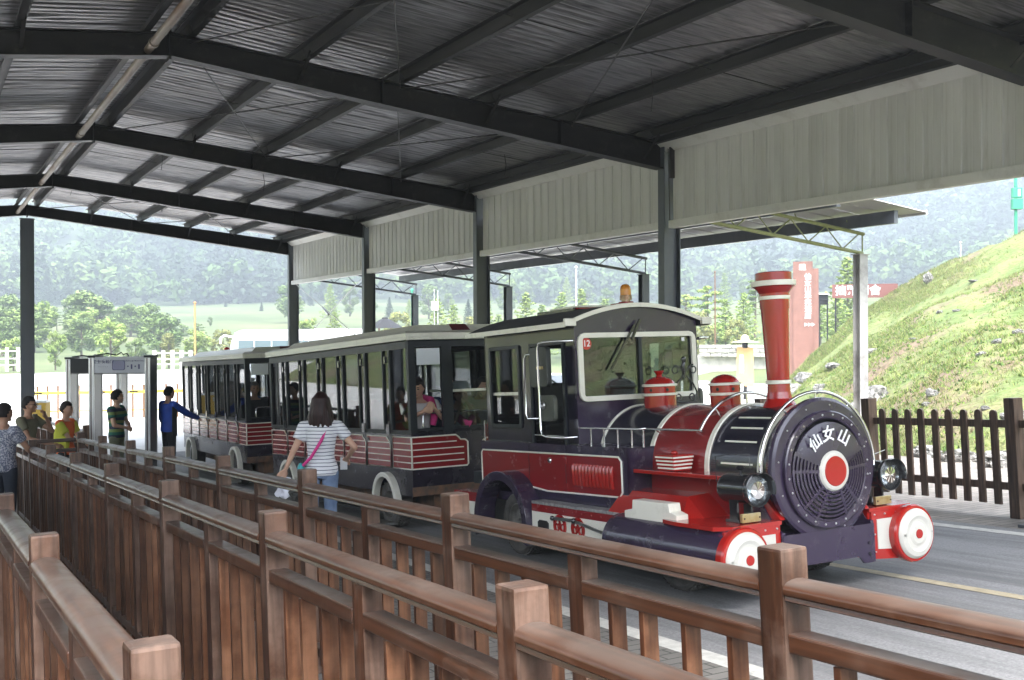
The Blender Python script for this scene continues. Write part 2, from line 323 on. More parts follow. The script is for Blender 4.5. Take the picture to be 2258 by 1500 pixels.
# ================================================================ terrain
def hsh(x, y): return math.sin(x*.061+1.3)*math.cos(y*.047-.7)+.5*math.sin(x*.13+y*.11)+.3*math.cos(x*.31-y*.27)
AZ = [(-60, .175), (-30, .172), (0, .165), (9, .150), (11.5, .112), (13.2, .083), (15.5, .088), (18, .122), (21, .150), (25, .185), (60, .2)]
def interp(t, pts):
    if t <= pts[0][0]: return pts[0][1]
    for (a, va), (b, vb) in zip(pts[:-1], pts[1:]):
        if t <= b: return va+(vb-va)*(t-a)/(b-a)
    return pts[-1][1]
def terr(x, y):
    r = math.hypot(x, y); az = math.degrees(math.atan2(x, y)-YAW)
    az = (az+180) % 360-180
    near = gz(x, y)-.10
    if r < 62: return near
    base = gz(x, y)-.10+(.35*hsh(x, y) if r > 125 else 0)
    k = interp(az, [(-60, .0), (-20, .0), (-14, .0), (9, .0), (13, .10), (60, .12)])
    z = base+max(0, min(r, 125)-66)*k
    s2 = interp(az, [(-60, .07), (-20, .055), (-10, .062), (5, .062), (12, .045), (60, .06)])
    z += max(0, min(r, 330)-112)*s2
    top = interp(az, AZ)
    if r > 330:
        t = min(1, (r-330)/420); e = t*t*(3-2*t); z0 = z
        z = z0+(top*760-z0)*e+hsh(x*.5, y*.5)*7*t
        if r > 750: z += (r-750)*.05
    return z
def sheet(name, xl, xr, y0, y1, m, dz, kind='structure', step=1.0, nx=1, parent=None):
    ys = sorted(set([y0, y1]+[float(q) for q in np.arange(math.ceil(y0), y1, step)]))
    mb = MB(); vs = []
    for y in ys:
        a = xl(y) if callable(xl) else xl; b = xr(y) if callable(xr) else xr
        for k in range(nx+1):
            x = a+(b-a)*k/nx; vs.append((x, y, gz(x, y)+dz))
    W = nx+1; fs = [(i*W+k, i*W+k+1, (i+1)*W+k+1, (i+1)*W+k) for i in range(len(ys)-1) for k in range(nx)]
    o = mb.add(vs, fs).build(name, m, parent, fix=False); o['kind'] = kind
    return o
MEADOW = mat('meadow_grass', (.065, .10, .03), .9, c2=(.14, .155, .062), scale=(.035, .035, .06), detail=9, lo=.35, hi=.62, dirt=(.055, .085, .03), dscale=.02, dlo=.5, dhi=.62, coords='Object')
WOODG = mat('forest_floor', (.03, .055, .022), .95, c2=(.06, .09, .035), scale=(.02, .02, .02), detail=9)
mb = MB(); rs = [0, 5, 9, 12, 14, 16, 18, 20, 22, 24, 26, 28, 30, 32, 34, 36, 38, 40, 46, 52, 62, 70, 80, 90, 100, 112, 125, 145, 170, 200, 235, 280, 330, 370, 410, 450, 500, 550, 600, 650, 700, 750, 850, 1000, 1400]
NA = 180; vs = [(0, 0, terr(0, 0))]
for r in rs[1:]:
    for k in range(NA):
        a = 2*PI*k/NA; x, y = r*math.sin(a), r*math.cos(a); vs.append((x, y, terr(x, y)))
fs = [(0, 1+(k+1) % NA, 1+k) for k in range(NA)]; mi = [0]*NA
for i in range(len(rs)-2):
    for k in range(NA):
        a = 1+i*NA+k; b = 1+i*NA+(k+1) % NA; fs.append((a, b, b+NA, a+NA)); mi.append(1 if rs[i+1] >= 330 else 0)
mb.add(vs, fs, 0, True); mb.m = mi
o = mb.build('terrain', [MEADOW, WOODG], fix=False); o['kind'] = 'structure'

PAVN = mat('queue_paving', (.13, .12, .11), .8, c2=(.22, .20, .185), scale=(3, 3, 3), bump=.004, dirt=(.05, .048, .045), dscale=2)
def brickmat(name, c1, c2, mortar, sx, sy):
    m = bpy.data.materials.new(name); m.use_nodes = True; nt = m.node_tree; L = nt.links.new; b = nt.nodes['Principled BSDF']; b.inputs['Roughness'].default_value = .85
    tc = N_(nt, 'ShaderNodeTexCoord'); br = N_(nt, 'ShaderNodeTexBrick'); br.inputs['Scale'].default_value = 1; br.inputs['Brick Width'].default_value = sx; br.inputs['Row Height'].default_value = sy
    br.inputs['Mortar Size'].default_value = .006; br.inputs['Color1'].default_value = (*c1, 1); br.inputs['Color2'].default_value = (*c2, 1); br.inputs['Mortar'].default_value = (*mortar, 1)
    L(tc.outputs['Object'], br.inputs['Vector']); nz = N_(nt, 'ShaderNodeTexNoise'); nz.inputs['Scale'].default_value = 3; nz.inputs['Detail'].default_value = 8; L(tc.outputs['Object'], nz.inputs['Vector'])
    mr = N_(nt, 'ShaderNodeMapRange'); mr.inputs[3].default_value = .6; mr.inputs[4].default_value = 1.35; L(nz.outputs[0], mr.inputs[0])
    hv = N_(nt, 'ShaderNodeHueSaturation'); L(mr.outputs[0], hv.inputs['Value']); L(br.outputs[0], hv.inputs['Color']); L(hv.outputs[0], b.inputs['Base Color'])
    bp = N_(nt, 'ShaderNodeBump'); bp.inputs['Distance'].default_value = .004; bp.inputs['Strength'].default_value = .8; L(br.outputs['Fac'], bp.inputs['Height']); bp.invert = True; L(bp.outputs[0], b.inputs['Normal'])
    return m
PAVL = brickmat('grey_paver_field', (.17, .16, .145), (.13, .12, .11), (.05, .05, .045), .2, .1)
PAVR = brickmat('pale_paver_field', (.28, .25, .22), (.20, .18, .16), (.08, .075, .065), .3, .12)
sheet('queue_paving', -4.6, 3.95, -16, 19, PAVN, 0.0, nx=4)
sheet('platform_paving', 2.35, 3.95, -16, 19, PAVL, .004, nx=1)
sheet('road', 3.95, 9.35, -16, 27, ASPH, 0.0, nx=2)
sheet('road_edge_line', 3.95, 4.10, -16, 24, LINEW, .004)
sheet('road_kerb_line', 9.0, 9.16, -16, 24, LINEW, .004)
sheet('road_centre_line', 6.62, 6.74, -16, 24, LINEY, .004)
sheet('walkway_paving', 9.35, lambda y: 15.2+.1*max(0, y-12), -16, 27, PAVR, 0.0, nx=3)
mb = MB()
for y in range(-16, 27): # low kerb between road and walkway
    if y < 12: pass
sheet('plaza', -45, 42, 27, 98, CONC, 0.0, nx=8, step=3)
sheet('plaza_side', -45, -4.6, -16, 27, mat('side_concrete', (.42, .41, .40), .85, c2=(.52, .51, .50), scale=(.7, .7, .7), detail=6), 0.0, nx=2)
sheet('plaza_link', -4.6, 3.95, 19, 27, CONC, 0.0, nx=3)

# ---------------------------------------------------------------- grassy bank on the right
base = [(14.6, -30), (14.2, -12), (14.3, 0), (14.6, 10), (15.9, 14.4), (20, 20.5), (26, 27.5), (30.5, 33.2), (33, 36.6), (35.5, 39)]
crest = [(46, -34, 16), (44, -12, 13.5), (44, 8, 9.6), (43, 20, 6.9), (41.4, 26.5, 5.4), (40.3, 29.6, 4.55), (39.3, 32.2, 3.3), (38.3, 34.3, 2.25), (37.6, 36.4, .95), (38.3, 40, -1.9)]
def lerp(a, b, t): return tuple(p+(q-p)*t for p, q in zip(a, b))
def samp(pl, t):
    u = t*(len(pl)-1); i = min(int(u), len(pl)-2); return lerp(pl[i], pl[i+1], u-i)
def bank_pt(t, s):
    b = samp(base, t); c = samp(crest, t); bz = gz(*b)-.12
    if s <= 1:
        x, y = b[0]+(c[0]-b[0])*s, b[1]+(c[1]-b[1])*s
        e = s**.82*(1-.12*math.sin(PI*s)); z = bz+(c[2]-bz)*e
    else:
        q = s-1; x, y = c[0]+(c[0]-b[0])*q*1.4, c[1]+(c[1]-b[1])*q*1.4; z = c[2]-(c[2]+4.2)*min(1, q*1.5)**1.3
    n = mathnoise(x, y)
    return x, y, z+n*min(1, s*5)*(.32 if s <= 1.2 else .1)
from mathutils import noise as mn
def mathnoise(x, y): return mn.noise(Vector((x*.35, y*.35, 0)))+.5*mn.noise(Vector((x*1.1, y*1.1, 3)))+.22*mn.noise(Vector((x*3.1, y*3.1, 7)))
NT_, NS = 260, 110
vs = []; fs = []
for i in range(NT_+1):
    for j in range(NS+1): vs.append(bank_pt(i/NT_, 1.75*j/NS))
for i in range(NT_):
    for j in range(NS): a = i*(NS+1)+j; fs.append((a, a+NS+1, a+NS+2, a+1))
BANKG = mat('bank_grass', (.088, .130, .030), .95, c2=(.165, .18, .062), scale=(.9, .9, .9), detail=10, lo=.38, hi=.62, dirt=(.16, .115, .075), dscale=.3, dlo=.50, dhi=.62, bump=.12, bscale=(6, 6, 6))
o = MB().add(vs, fs, 0, True).build('grass_bank', BANKG, fix=False); o['kind'] = 'structure'
# grass and weeds over the bank
def blades(name, pts, mats, h, wd, seed, per=5, kind='stuff'):
    g = np.random.default_rng(seed); P = np.array(pts, float); n = len(P)*per
    c = np.repeat(P, per, 0)+np.c_[g.normal(0, h*.45, (n, 2)), np.zeros(n)]
    a = g.uniform(0, 2*PI, n); hh = h*g.uniform(.4, 1.2, n); ww = wd*g.uniform(.6, 1.4, n)
    d = np.c_[np.cos(a), np.sin(a), np.zeros(n)]; lean = np.c_[g.normal(0, .5, (n, 2)), np.ones(n)]
    V = np.stack([c-d*ww[:, None], c+d*ww[:, None], c+lean*hh[:, None]], 1).reshape(-1, 3)
    me = bpy.data.meshes.new(name); me.vertices.add(3*n); me.vertices.foreach_set('co', V.ravel())
    me.loops.add(3*n); me.loops.foreach_set('vertex_index', np.arange(3*n, dtype=np.int32)); me.polygons.add(n)
    me.polygons.foreach_set('loop_start', np.arange(0, 3*n, 3, dtype=np.int32)); me.polygons.foreach_set('loop_total', np.full(n, 3, np.int32))
    for m in mats: me.materials.append(m)
    me.polygons.foreach_set('material_index', g.integers(0, len(mats), n).astype(np.int32)); me.update()
    o = bpy.data.objects.new(name, me); col.objects.link(o); o['kind'] = kind
    return o
G1 = mat('grass_bright', (.14, .21, .04), .9); G2 = mat('grass_yellow', (.22, .24, .075), .9); G3 = mat('grass_deep', (.06, .115, .025), .9); G4 = mat('grass_dry', (.18, .14, .08), .9)
g = np.random.default_rng(3); pts = []
for _ in range(78000):
    t = g.uniform(.12, 1); s = g.uniform(0, 1.06)**1.0; p = bank_pt(t, s)
    v = mn.noise(Vector((p[0]*.28+5, p[1]*.28, 0)))
    if v > .06+.14*g.normal(): continue
    if -1.0 < mathnoise(p[0], p[1])*1 < .9: pts.append((p[0], p[1], p[2]-.03))
q = len(pts)
blades('bank_grass_blades', pts[:int(q*.62)], [G1, G2, G3, G2, G4], .11, .009, 5, 10)
blades('bank_low_weeds', [p for p in pts[int(q*.62):] if p[2] < 1.5], [G1, G3, G1], .07, .028, 6, 8)
# unseen grassy slope beyond the shed, added for windows and paint to reflect
vs2 = []; fs2 = []; NX, NY = 24, 60
for i in range(NX+1):
    for j in range(NY+1):
        x = -13-i*1.6; y = -30+j*1.6; u = i/NX; vs2.append((x, y, gz(x, y)-.12+(.15 if i else 0)+9*u**.8+mathnoise(x, y)*.35*min(1, u*5)))
for i in range(NX):
    for j in range(NY): a = i*(NY+1)+j; fs2.append((a, a+1, a+NY+2, a+NY+1))
o = MB().add(vs2, fs2, 0, True).build('added_grass_slope', BANKG, fix=False); o['kind'] = 'structure'
# rocks on the bank
ROCK = mat('limestone', (.16, .155, .145), .9, c2=(.32, .31, .295), scale=(4, 4, 4), detail=9, bump=.05, bscale=(7, 7, 7), dirt=(.05, .05, .042), dscale=3, dlo=.47, dhi=.6)
def rock_mesh(seed, sx, sy, sz):
    bm = bmesh.new(); bmesh.ops.create_icosphere(bm, subdivisions=3, radius=1)
    for v in bm.verts:
        k = 1+.42*mn.noise(v.co*1.1+Vector((seed*3.1, 0, 0)))+.22*mn.noise(v.co*2.7+Vector((0, seed, 0)))+.08*mn.noise(v.co*7)
        v.co *= k; v.co.x = round(v.co.x*2.6)/2.6*.35+v.co.x*.65; v.co.z = round(v.co.z*2.2)/2.2*.4+v.co.z*.6
        v.co.x *= sx; v.co.y *= sy; v.co.z *= sz
    me = bpy.data.meshes.new('rock'); bm.to_mesh(me); bm.free(); me.materials.append(ROCK)
    for p in me.polygons: p.use_smooth = False
    return me
RM = [rock_mesh(i, 1, rnd.uniform(.6, .9), rnd.uniform(.5, .9)) for i in range(7)]
def bank_at(px, py):
    """nearest point of the bank surface to a direction, found on the surface itself"""
    v = at(px, py, 1).normalized(); best = None; C_ = []
    for i in range(0, NT_+1, 2):
        for j in range(0, int((NS+1)*.62)):
            p = Vector(vs[i*(NS+1)+j]); d = p.dot(v)
            if d < 5: continue
            e = (p-v*d).length/d
            C_.append((e, d, p))
    m_ = min(C_, key=lambda q: q[0])[0]; return min((q for q in C_ if q[0] < m_+.010), key=lambda q: q[1])[2]
ROCKS = [(2025, 600, .55, 1.7, 'tall dark split boulder high on the grass slope'), (1830, 785, .7, .7, 'pale boulder at the left foot of the slope beside the locomotive chimney'),
 (1905, 755, .6, .5, 'grey rounded boulder behind the canopy post top'), (2060, 668, .35, .5, 'flat grey rock in the upper middle of the slope'),
 (1915, 868, .7, 1.2, 'large grey and black boulder against the foot of the canopy post'), (1880, 890, .7, 1.2, 'slanting grey boulder leaning left of the canopy post'),
 (2047, 843, .33, .7, 'dark jagged rock in the lower middle of the slope'), (2155, 760, .25, .7, 'pale square rock alone on the right part of the slope'),
 (2240, 890, .5, .9, 'grey rock beside the rightmost fence post'), (2100, 665, .3, .4, 'small flat pale rock high in the brown patch'),
 (1790, 845, .7, .8, 'pale rock low on the slope right of the chimney'), (1740, 805, .8, 1.0, 'tilted limestone slab at the bottom left end of the slope'),
 (2230, 710, .3, .8, 'long pale rock near the right edge of the slope'), (2185, 733, .26, .6, 'rounded pale rock near the right edge below the long one'),
 (2010, 722, .3, .4, 'thin flat rock below the dark split boulder'), (2135, 595, .4, .4, 'grey stone just under the crest of the slope'),
 (1700, 850, 1.4, 1.0, 'broad pale outcrop at the end of the slope left of the chimney'), (2030, 862, .22, .7, 'small pale stone above the fence in the lower slope'),
 (2145, 882, .2, .7, 'small pale stone just above the picket tops')]
for i, (px, py, s, e, lab) in enumerate(ROCKS):
    p = bank_at(px, py); o = link('rock', RM[i % 7], None, (p.x, p.y, p.z+.1*s*e), (0, 0, i*1.3), (s*.5, s*.5, s*e*.5)); tag(o, lab, 'rock', 'rocks on the grass slope')
for i, (x, y, s) in enumerate([(14.4, 9.2, .35), (14.3, 8.0, .28), (14.5, 10.2, .3), (14.7, 11.2, .36), (15.0, 12.2, .3), (15.5, 13.3, .33), (14.3, 6.9, .25)]):
    o = link('edging_stone', RM[(i*3) % 7], None, (x, y, gz(x, y)+.06), (0, 0, i*2.1), (s, s*.9, s*.8))
    tag(o, 'pale rough stone edging the paving at the foot of the grass slope', 'stone', 'edging stones along the walkway')

# ---------------------------------------------------------------- vegetation
LEAF = {}
def leafmat(n, c, c2, sp=.9):
    m = mat(n, c, .8, c2=c2, scale=(sp, sp, sp), detail=3, lo=.3, hi=.7, rand=.12); 
    b = m.node_tree.nodes['Principled BSDF']; b.inputs['Subsurface Weight'].default_value = 0
    LEAF[n] = m; return m
leafmat('leaf_light', (.15, .24, .045), (.27, .34, .09)); leafmat('leaf_mid', (.085, .145, .04), (.17, .235, .07)); leafmat('leaf_dark', (.018, .040, .018), (.035, .065, .028)); leafmat('leaf_yellow', (.17, .19, .05), (.24, .25, .08))
BARK = mat('bark', (.09, .07, .05), .9, c2=(.15, .12, .09), scale=(6, 6, 2))
def leaf_cloud(name, centers, radii, n, size, m, seed, squash=1.0):
    g = np.random.default_rng(seed); C = np.array(centers, float); R = np.array(radii, float)
    pick = g.choice(len(C), n, p=(R**2)/(R**2).sum()); d = g.normal(size=(n, 3)); d /= np.linalg.norm(d, axis=1)[:, None]
    P = C[pick]+d*(R[pick]*g.uniform(.55, 1.05, n))[:, None]*np.array([1, 1, squash])
    a = g.normal(size=(n, 3)); a[:, 2] *= .6; a /= np.linalg.norm(a, axis=1)[:, None]; b = np.cross(a, d); b /= np.linalg.norm(b, axis=1)[:, None]+1e-9
    s = (size*g.uniform(.5, 1.4, n))[:, None]
    V = np.stack([P-a*s, P+b*s*.55, P+a*s, P-b*s*.55], 1).reshape(-1, 3)
    me = bpy.data.meshes.new(name); me.vertices.add(4*n); me.vertices.foreach_set('co', V.ravel())
    me.loops.add(4*n); me.loops.foreach_set('vertex_index', np.arange(4*n, dtype=np.int32)); me.polygons.add(n)
    me.polygons.foreach_set('loop_start', np.arange(0, 4*n, 4, dtype=np.int32)); me.polygons.foreach_set('loop_total', np.full(n, 4, np.int32))
    me.materials.append(m); me.update(); return me
def tree_mesh(kind, seed, m):
    r = random.Random(seed); mb = MB(); C = []; R = []
    if kind == 'broad':
        mb.path([(0, 0, -.03), (.01, 0, .25), (-.01, .01, .5), (.0, .02, .8)], [.03, .022, .016, .006], 6)
        for k in range(6):
            a = r.uniform(0, 6.28); z = r.uniform(.25, .6); e = (math.cos(a)*.25, math.sin(a)*.25, z+.2); mb.path([(0, 0, z), e], [.011, .004], 5)
        for k in range(34):
            a = r.uniform(0, 6.28); z = r.uniform(.2, .97); q = .30*math.sin(PI*min(1, (z-.12)/.9))**.6*r.uniform(.35, 1.0); C.append((math.cos(a)*q, math.sin(a)*q, z)); R.append(r.uniform(.06, .12))
        cl = leaf_cloud('crown', C, R, 3400, .026, m, seed)
    elif kind == 'larch':
        mb.path([(0, 0, -.03), (.005, 0, .5), (0, .005, 1)], [.014, .009, .002], 6)
        for k in range(62):
            z = .14+.84*(k/62); L = .27*(1-z)**.75*r.uniform(.55, 1.1); a = k*2.4
            for q in (.35, .7, 1.0): C.append((math.cos(a)*L*q, math.sin(a)*L*q, z+L*q*.22)); R.append(.022+.02*(1-z))
            mb.path([(0, 0, z), (math.cos(a)*L, math.sin(a)*L, z+L*.22)], [.003, .0012], 3)
        cl = leaf_cloud('crown', C, R, 2300, .017, m, seed, .6)
    elif kind == 'conifer':
        mb.path([(0, 0, -.03), (0, 0, .5), (0, 0, 1)], [.02, .013, .002], 6)
        for k in range(90):
            z = .1+.89*(k/90); L = .24*(1-z)**.85*r.uniform(.7, 1.08); a = k*2.4
            for q in (.3, .65, 1.0): C.append((math.cos(a)*L*q, math.sin(a)*L*q, z-L*q*.18)); R.append(.028+.026*(1-z))
        cl = leaf_cloud('crown', C, R, 2600, .019, m, seed, .6)
    else:   # pine with layered open branches
        mb.path([(0, 0, -.03), (.01, 0, .5), (.02, .01, .95)], [.022, .015, .004], 6)
        for k in range(17):
            z = .38+.56*k/17; L = .30*(1.15-z)**.6*r.uniform(.6, 1.1); a = k*2.1
            mb.path([(0, 0, z), (math.cos(a)*L, math.sin(a)*L, z+.02)], [.006, .002], 4)
            for q in (.5, .8, 1.05): C.append((math.cos(a)*L*q, math.sin(a)*L*q, z+.03)); R.append(.055)
        cl = leaf_cloud('crown', C, R, 1900, .02, m, seed, .38)
    return mb.mesh('trunk', BARK), cl
TM = {k: tree_mesh(*v) for k, v in {'b1': ('broad', 1, LEAF['leaf_light']), 'b2': ('broad', 2, LEAF['leaf_mid']), 'b3': ('broad', 3, LEAF['leaf_mid']), 'b4': ('broad', 4, LEAF['leaf_yellow']),
      'l1': ('larch', 5, LEAF['leaf_light']), 'l2': ('larch', 6, LEAF['leaf_light']), 'c1': ('conifer', 7, LEAF['leaf_dark']), 'c2': ('conifer', 8, LEAF['leaf_dark']), 'p1': ('pine', 9, LEAF['leaf_mid']), 'p2': ('pine', 10, LEAF['leaf_light'])}.items()}
KN = {'b': 'broadleaf_tree', 'l': 'young_larch', 'c': 'conifer_tree', 'p': 'pine_tree'}
def tree(k, x, y, h, label, group, wf=1.0):
    t, c = TM[k]; r = thing(KN[k[0]], label, 'tree', Matrix.Translation((x, y, max(terr(x, y), gz(x, y)-.1 if math.hypot(x, y) < 90 else -99)-.1)) @ Matrix.Rotation(rnd.uniform(0, 6.28), 4, 'Z') @ Matrix.Diagonal((h*wf, h*wf, h, 1)), group)
    link('trunk', t, r); link('crown', c, r); return r
def tree_px(k, px, ytop, d, label, group, wf=1.0):
    v = at(px, 750, d); top = at(px, ytop, d).z; b = terr(v.x, v.y); return tree(k, v.x, v.y, max(1.5, top-b), label, group, wf)
near = [('b1', 245, 703, 104, 'bright green rounded tree directly above the security gates', 1.0), ('b1', 122, 728, 101, 'light green conical tree right of the centre shed post', .8), ('b1', 30, 742, 101, 'light green tree at the far left edge of the picture', 1.1),
 ('b1', 432, 724, 106, 'light green tree beside the orange wooden pole, left of the rear coach roof', 1.1), ('b4', 492, 728, 108, 'yellowish green tree left of the white bus', 1.1), ('b2', 180, 700, 118, 'dull green bushy tree between two light green trees on the left', 1.3),
 ('b2', 355, 690, 122, 'darker green bushy tree right of the bright rounded tree', 1.5), ('b3', 75, 690, 125, 'bushy tree behind the centre shed post', 1.4), ('b2', 5, 700, 118, 'bushy tree cut by the left frame edge', 1.3),
 ('b4', 372, 735, 104, 'yellowish thin tree right of the security gates', .9), ('b3', 300, 745, 104, 'low dull green tree behind the gate lintel', 1.3)]
for k, px, yt, d, lab, wf in near: tree_px(k, px, yt, d, lab, 'trees along the plaza', wf)
for i in range(50):      # bushy mass on the left
    px = rnd.uniform(-50, 470); d = rnd.uniform(125, 190); k = rnd.choice(['b2', 'b3', 'b3', 'b1', 'p1'])
    yt = interp(px, [(-120, 620), (90, 640), (220, 625), (330, 650), (420, 680), (480, 710)])+rnd.uniform(15, 55)
    tree_px(k, px, yt, d, {'b2': 'mid green bushy tree in the thick wood left of the meadow', 'b3': 'dull green bushy tree in the thick wood left of the meadow', 'b1': 'pale green bushy tree in the thick wood left of the meadow', 'p1': 'open-branched pine in the thick wood left of the meadow'}[k].replace('in the thick wood left of the meadow', ('in the back of the wood ' if d > 158 else 'in the front of the wood ')+('at the left frame edge' if px < 25 else 'by the centre shed post' if px < 105 else 'left of the security gates' if px < 200 else 'above the security gates' if px < 340 else 'left of the orange pole' if px < 420 else 'behind the orange pole')), 'trees of the wood left of the meadow', rnd.uniform(1.1, 1.6))
for px, yt, d, lab in [(442, 632, 330, 'tallest dark conifer at the left edge of the meadow'), (478, 655, 320, 'dark conifer just right of the tallest one'), (498, 660, 300, 'smaller dark conifer, third in the meadow row'), (577, 664, 260, 'lone dark conifer standing in the middle of the meadow'), (105, 585, 300, 'dark conifer rising above the wood near the centre post'), (32, 560, 320, 'dark conifer rising above the wood at the left edge'), (150, 590, 300, 'dark conifer right of the centre post rising from the wood'), (735, 655, 250, 'dark slim conifer between the two middle shed columns')]:
    tree_px('c1' if px % 2 else 'c2', px, yt, d, lab, 'conifers around the meadow', 1.15)
for px, yt, d, k, lab in [(738, 683, 118, 'l1', 'light green young larch behind the middle coach roof'), (965, 655, 120, 'l2', 'light green larch beside the white notice board'), (1000, 668, 118, 'l1', 'slim light larch right of the white notice board'), (1075, 660, 112, 'l2', 'light green larch left of the third canopy post'), (1100, 690, 118, 'l1', 'small larch just left of the third canopy post'),
   (1160, 640, 112, 'l2', 'tall light larch above the gap before the locomotive roof'), (1196, 668, 114, 'l1', 'short larch right of the tall light one'), (1240, 640, 120, 'l2', 'light larch left of the white flagpole'), (1282, 632, 116, 'l1', 'light larch right of the white flagpole'), (1335, 655, 118, 'l2', 'larch above the roof box of the locomotive'), (1510, 640, 100, 'p2', 'layered pale tree just right of the main column'),
   (1563, 622, 92, 'p2', 'layered pine with flat branches right of the cab'), (1600, 655, 95, 'l1', 'thin light larch left of the chimney'), (1640, 640, 88, 'l2', 'light larch half hidden by the chimney'), (1665, 610, 96, 'p1', 'pine left of the chimney crown'), (1868, 560, 78, 'l1', 'slim larch between the tall sign and the canopy post'), (1848, 640, 76, 'l2', 'low larch behind the red banner sign'), (1810, 650, 84, 'l1', 'small larch right of the tall brown sign'),
   (1535, 690, 84, 'b4', 'yellowish shrub right of the cab'), (1625, 705, 84, 'b4', 'yellowish shrub behind the sun hat sign'), (1580, 712, 86, 'b1', 'green shrub above the stone wall'), (880, 690, 118, 'b4', 'low yellow green bush behind the middle coach'), (1400, 690, 110, 'b4', 'low bush behind the beacon'), (1045, 700, 110, 'b4', 'low bush beside the second shed column'), (680, 700, 112, 'b1', 'low green bush behind the bus roof')]:
    tree_px(k, px, yt, d, lab, 'young trees on the plaza bank', 1.25 if k[0] == 'l' else 1.0)
for i in range(26):
    px = 620+1130*(i+.5)/26; d = rnd.uniform(190, 320); v = at(px, 750, d)
    kk = ['b2', 'c2', 'l1', 'b3'][i % 4]; tree(kk, v.x, v.y, rnd.uniform(4, 8), {'b': 'small bushy tree dotted over the far meadow slope', 'c': 'small dark conifer dotted over the far meadow slope', 'l': 'small pale larch dotted over the far meadow slope'}[kk[0]].replace('dotted over the far meadow slope', 'far off, '+('beside the rearmost shed column' if px < 700 else 'between the two rear shed columns' if px < 800 else 'behind the middle coach roof' if px < 920 else 'near the notice board' if px < 1040 else 'beyond the third canopy post' if px < 1200 else 'near the white flagpole' if px < 1330 else 'behind the beacon' if px < 1480 else 'right of the cab' if px < 1640 else 'behind the chimney')), 'trees dotted over the meadow slope', 1.1)
# far wood on the mountainside: one mass
def forest(name, n, seed, m, conif, per, size):
    g = np.random.default_rng(seed); C = []; R = []
    k = 0
    while k < n:
        a = YAW+math.radians(g.uniform(-31, 31)); r = 330+g.uniform(0, 1)**.8*430; x, y = r*math.sin(a), r*math.cos(a)
        if mn.noise(Vector((x*.012, y*.012, seed))) < -.25: continue
        z = terr(x, y); h = g.uniform(9, 17)*(1.15 if conif else .85); k += 1
        if conif:
            for q in range(6): C.append((x, y, z+h*(.22+.78*q/6))); R.append(h*.23*(1-q/6.6))
        else:
            for q in range(6): C.append((x+g.normal()*h*.2, y+g.normal()*h*.2, z+h*g.uniform(.35, .85))); R.append(h*g.uniform(.16, .28))
    o = bpy.data.objects.new(name, leaf_cloud(name, C, R, int(n*per), size, m, seed)); col.objects.link(o); o['kind'] = 'stuff'
FD = mat('far_conifer_leaf', (.022, .045, .024), .9, c2=(.04, .07, .03), scale=(.02, .02, .02)); FB = mat('far_broad_leaf', (.06, .115, .03), .9, c2=(.13, .20, .05), scale=(.015, .015, .015), lo=.4, hi=.6)
forest('far_conifer_wood', 3300, 21, FD, True, 115, 1.05)
forest('far_broadleaf_wood', 2200, 22, FB, False, 120, 1.1)

# ---------------------------------------------------------------- haze
hz = MB().box(-1700, -1700, -12, 1700, 1700, 175).build('haze', [])
m = bpy.data.materials.new('haze_air'); m.use_nodes = True; nt = m.node_tree; nt.nodes.clear()
pv = N_(nt, 'ShaderNodeVolumePrincipled'); pv.inputs['Color'].default_value = (.78, .88, .97, 1); pv.inputs['Density'].default_value = .0021; pv.inputs['Anisotropy'].default_value = .3
ou = N_(nt, 'ShaderNodeOutputMaterial'); nt.links.new(pv.outputs[0], ou.inputs['Volume']); hz.data.materials.append(m); hz['kind'] = 'stuff'
# ================================================================ station shed
XE, XR, Y1, HB, SL = 9.49, 2.57, 12.8, 2.446, .1148
HA = HB+SL*(XE-XR); XW = 2*XR-XE
shed = thing('station_shed', 'large open steel station shed with dark ceiling and cream side cladding over the little train', 'shed', Matrix.Identity(4))
def zb(x): return HB+SL*(XE-abs(x-XR)-XR)          # underside of rafter
def zt(x): u = abs(x-XR)/(XE-XR); return zb(x)+.27+.11*u
def zr(x): return zt(XR)+.19-.106*abs(x-XR)         # roof sheet
ks = range(-1, 4)
# columns: H sections
def column(y, side, x0, x1):
    mb = MB(); zg = gz(x0, y)-.05; top = HB+.36
    a = x0; b = x1
    mb.box(a, y, zg, a+.014, y+.15, top); mb.box(b-.014, y, zg, b, y+.15, top); mb.box(a+.014, y+.07, zg, b-.014, y+.08, top)
    mb.box(a-.07, y-.05, zg, b+.07, y+.2, zg+.07)
    return mb.build('column', SHEDCOL, shed)
ks = range(-1, 4)
for k in ks:
    y = Y1+6*k
    column(y, 1, XE, XE+.29); column(y, -1, XW-.29, XW)
mb = MB(); y = Y1+18; zg = gz(XR, y)-.05; zc = HA-.08
mb.box(XR-.16, y, zg, XR+.16, y+.014, zc); mb.box(XR-.16, y+.2, zg, XR+.16, y+.214, zc); mb.box(XR-.006, y+.014, zg, XR+.006, y+.2, zc)
mb.box(XR-.18, y-.01, zc-.03, XR+.18, y+.22, zc-.01)
mb.build('centre_column', SHEDCOL, shed)
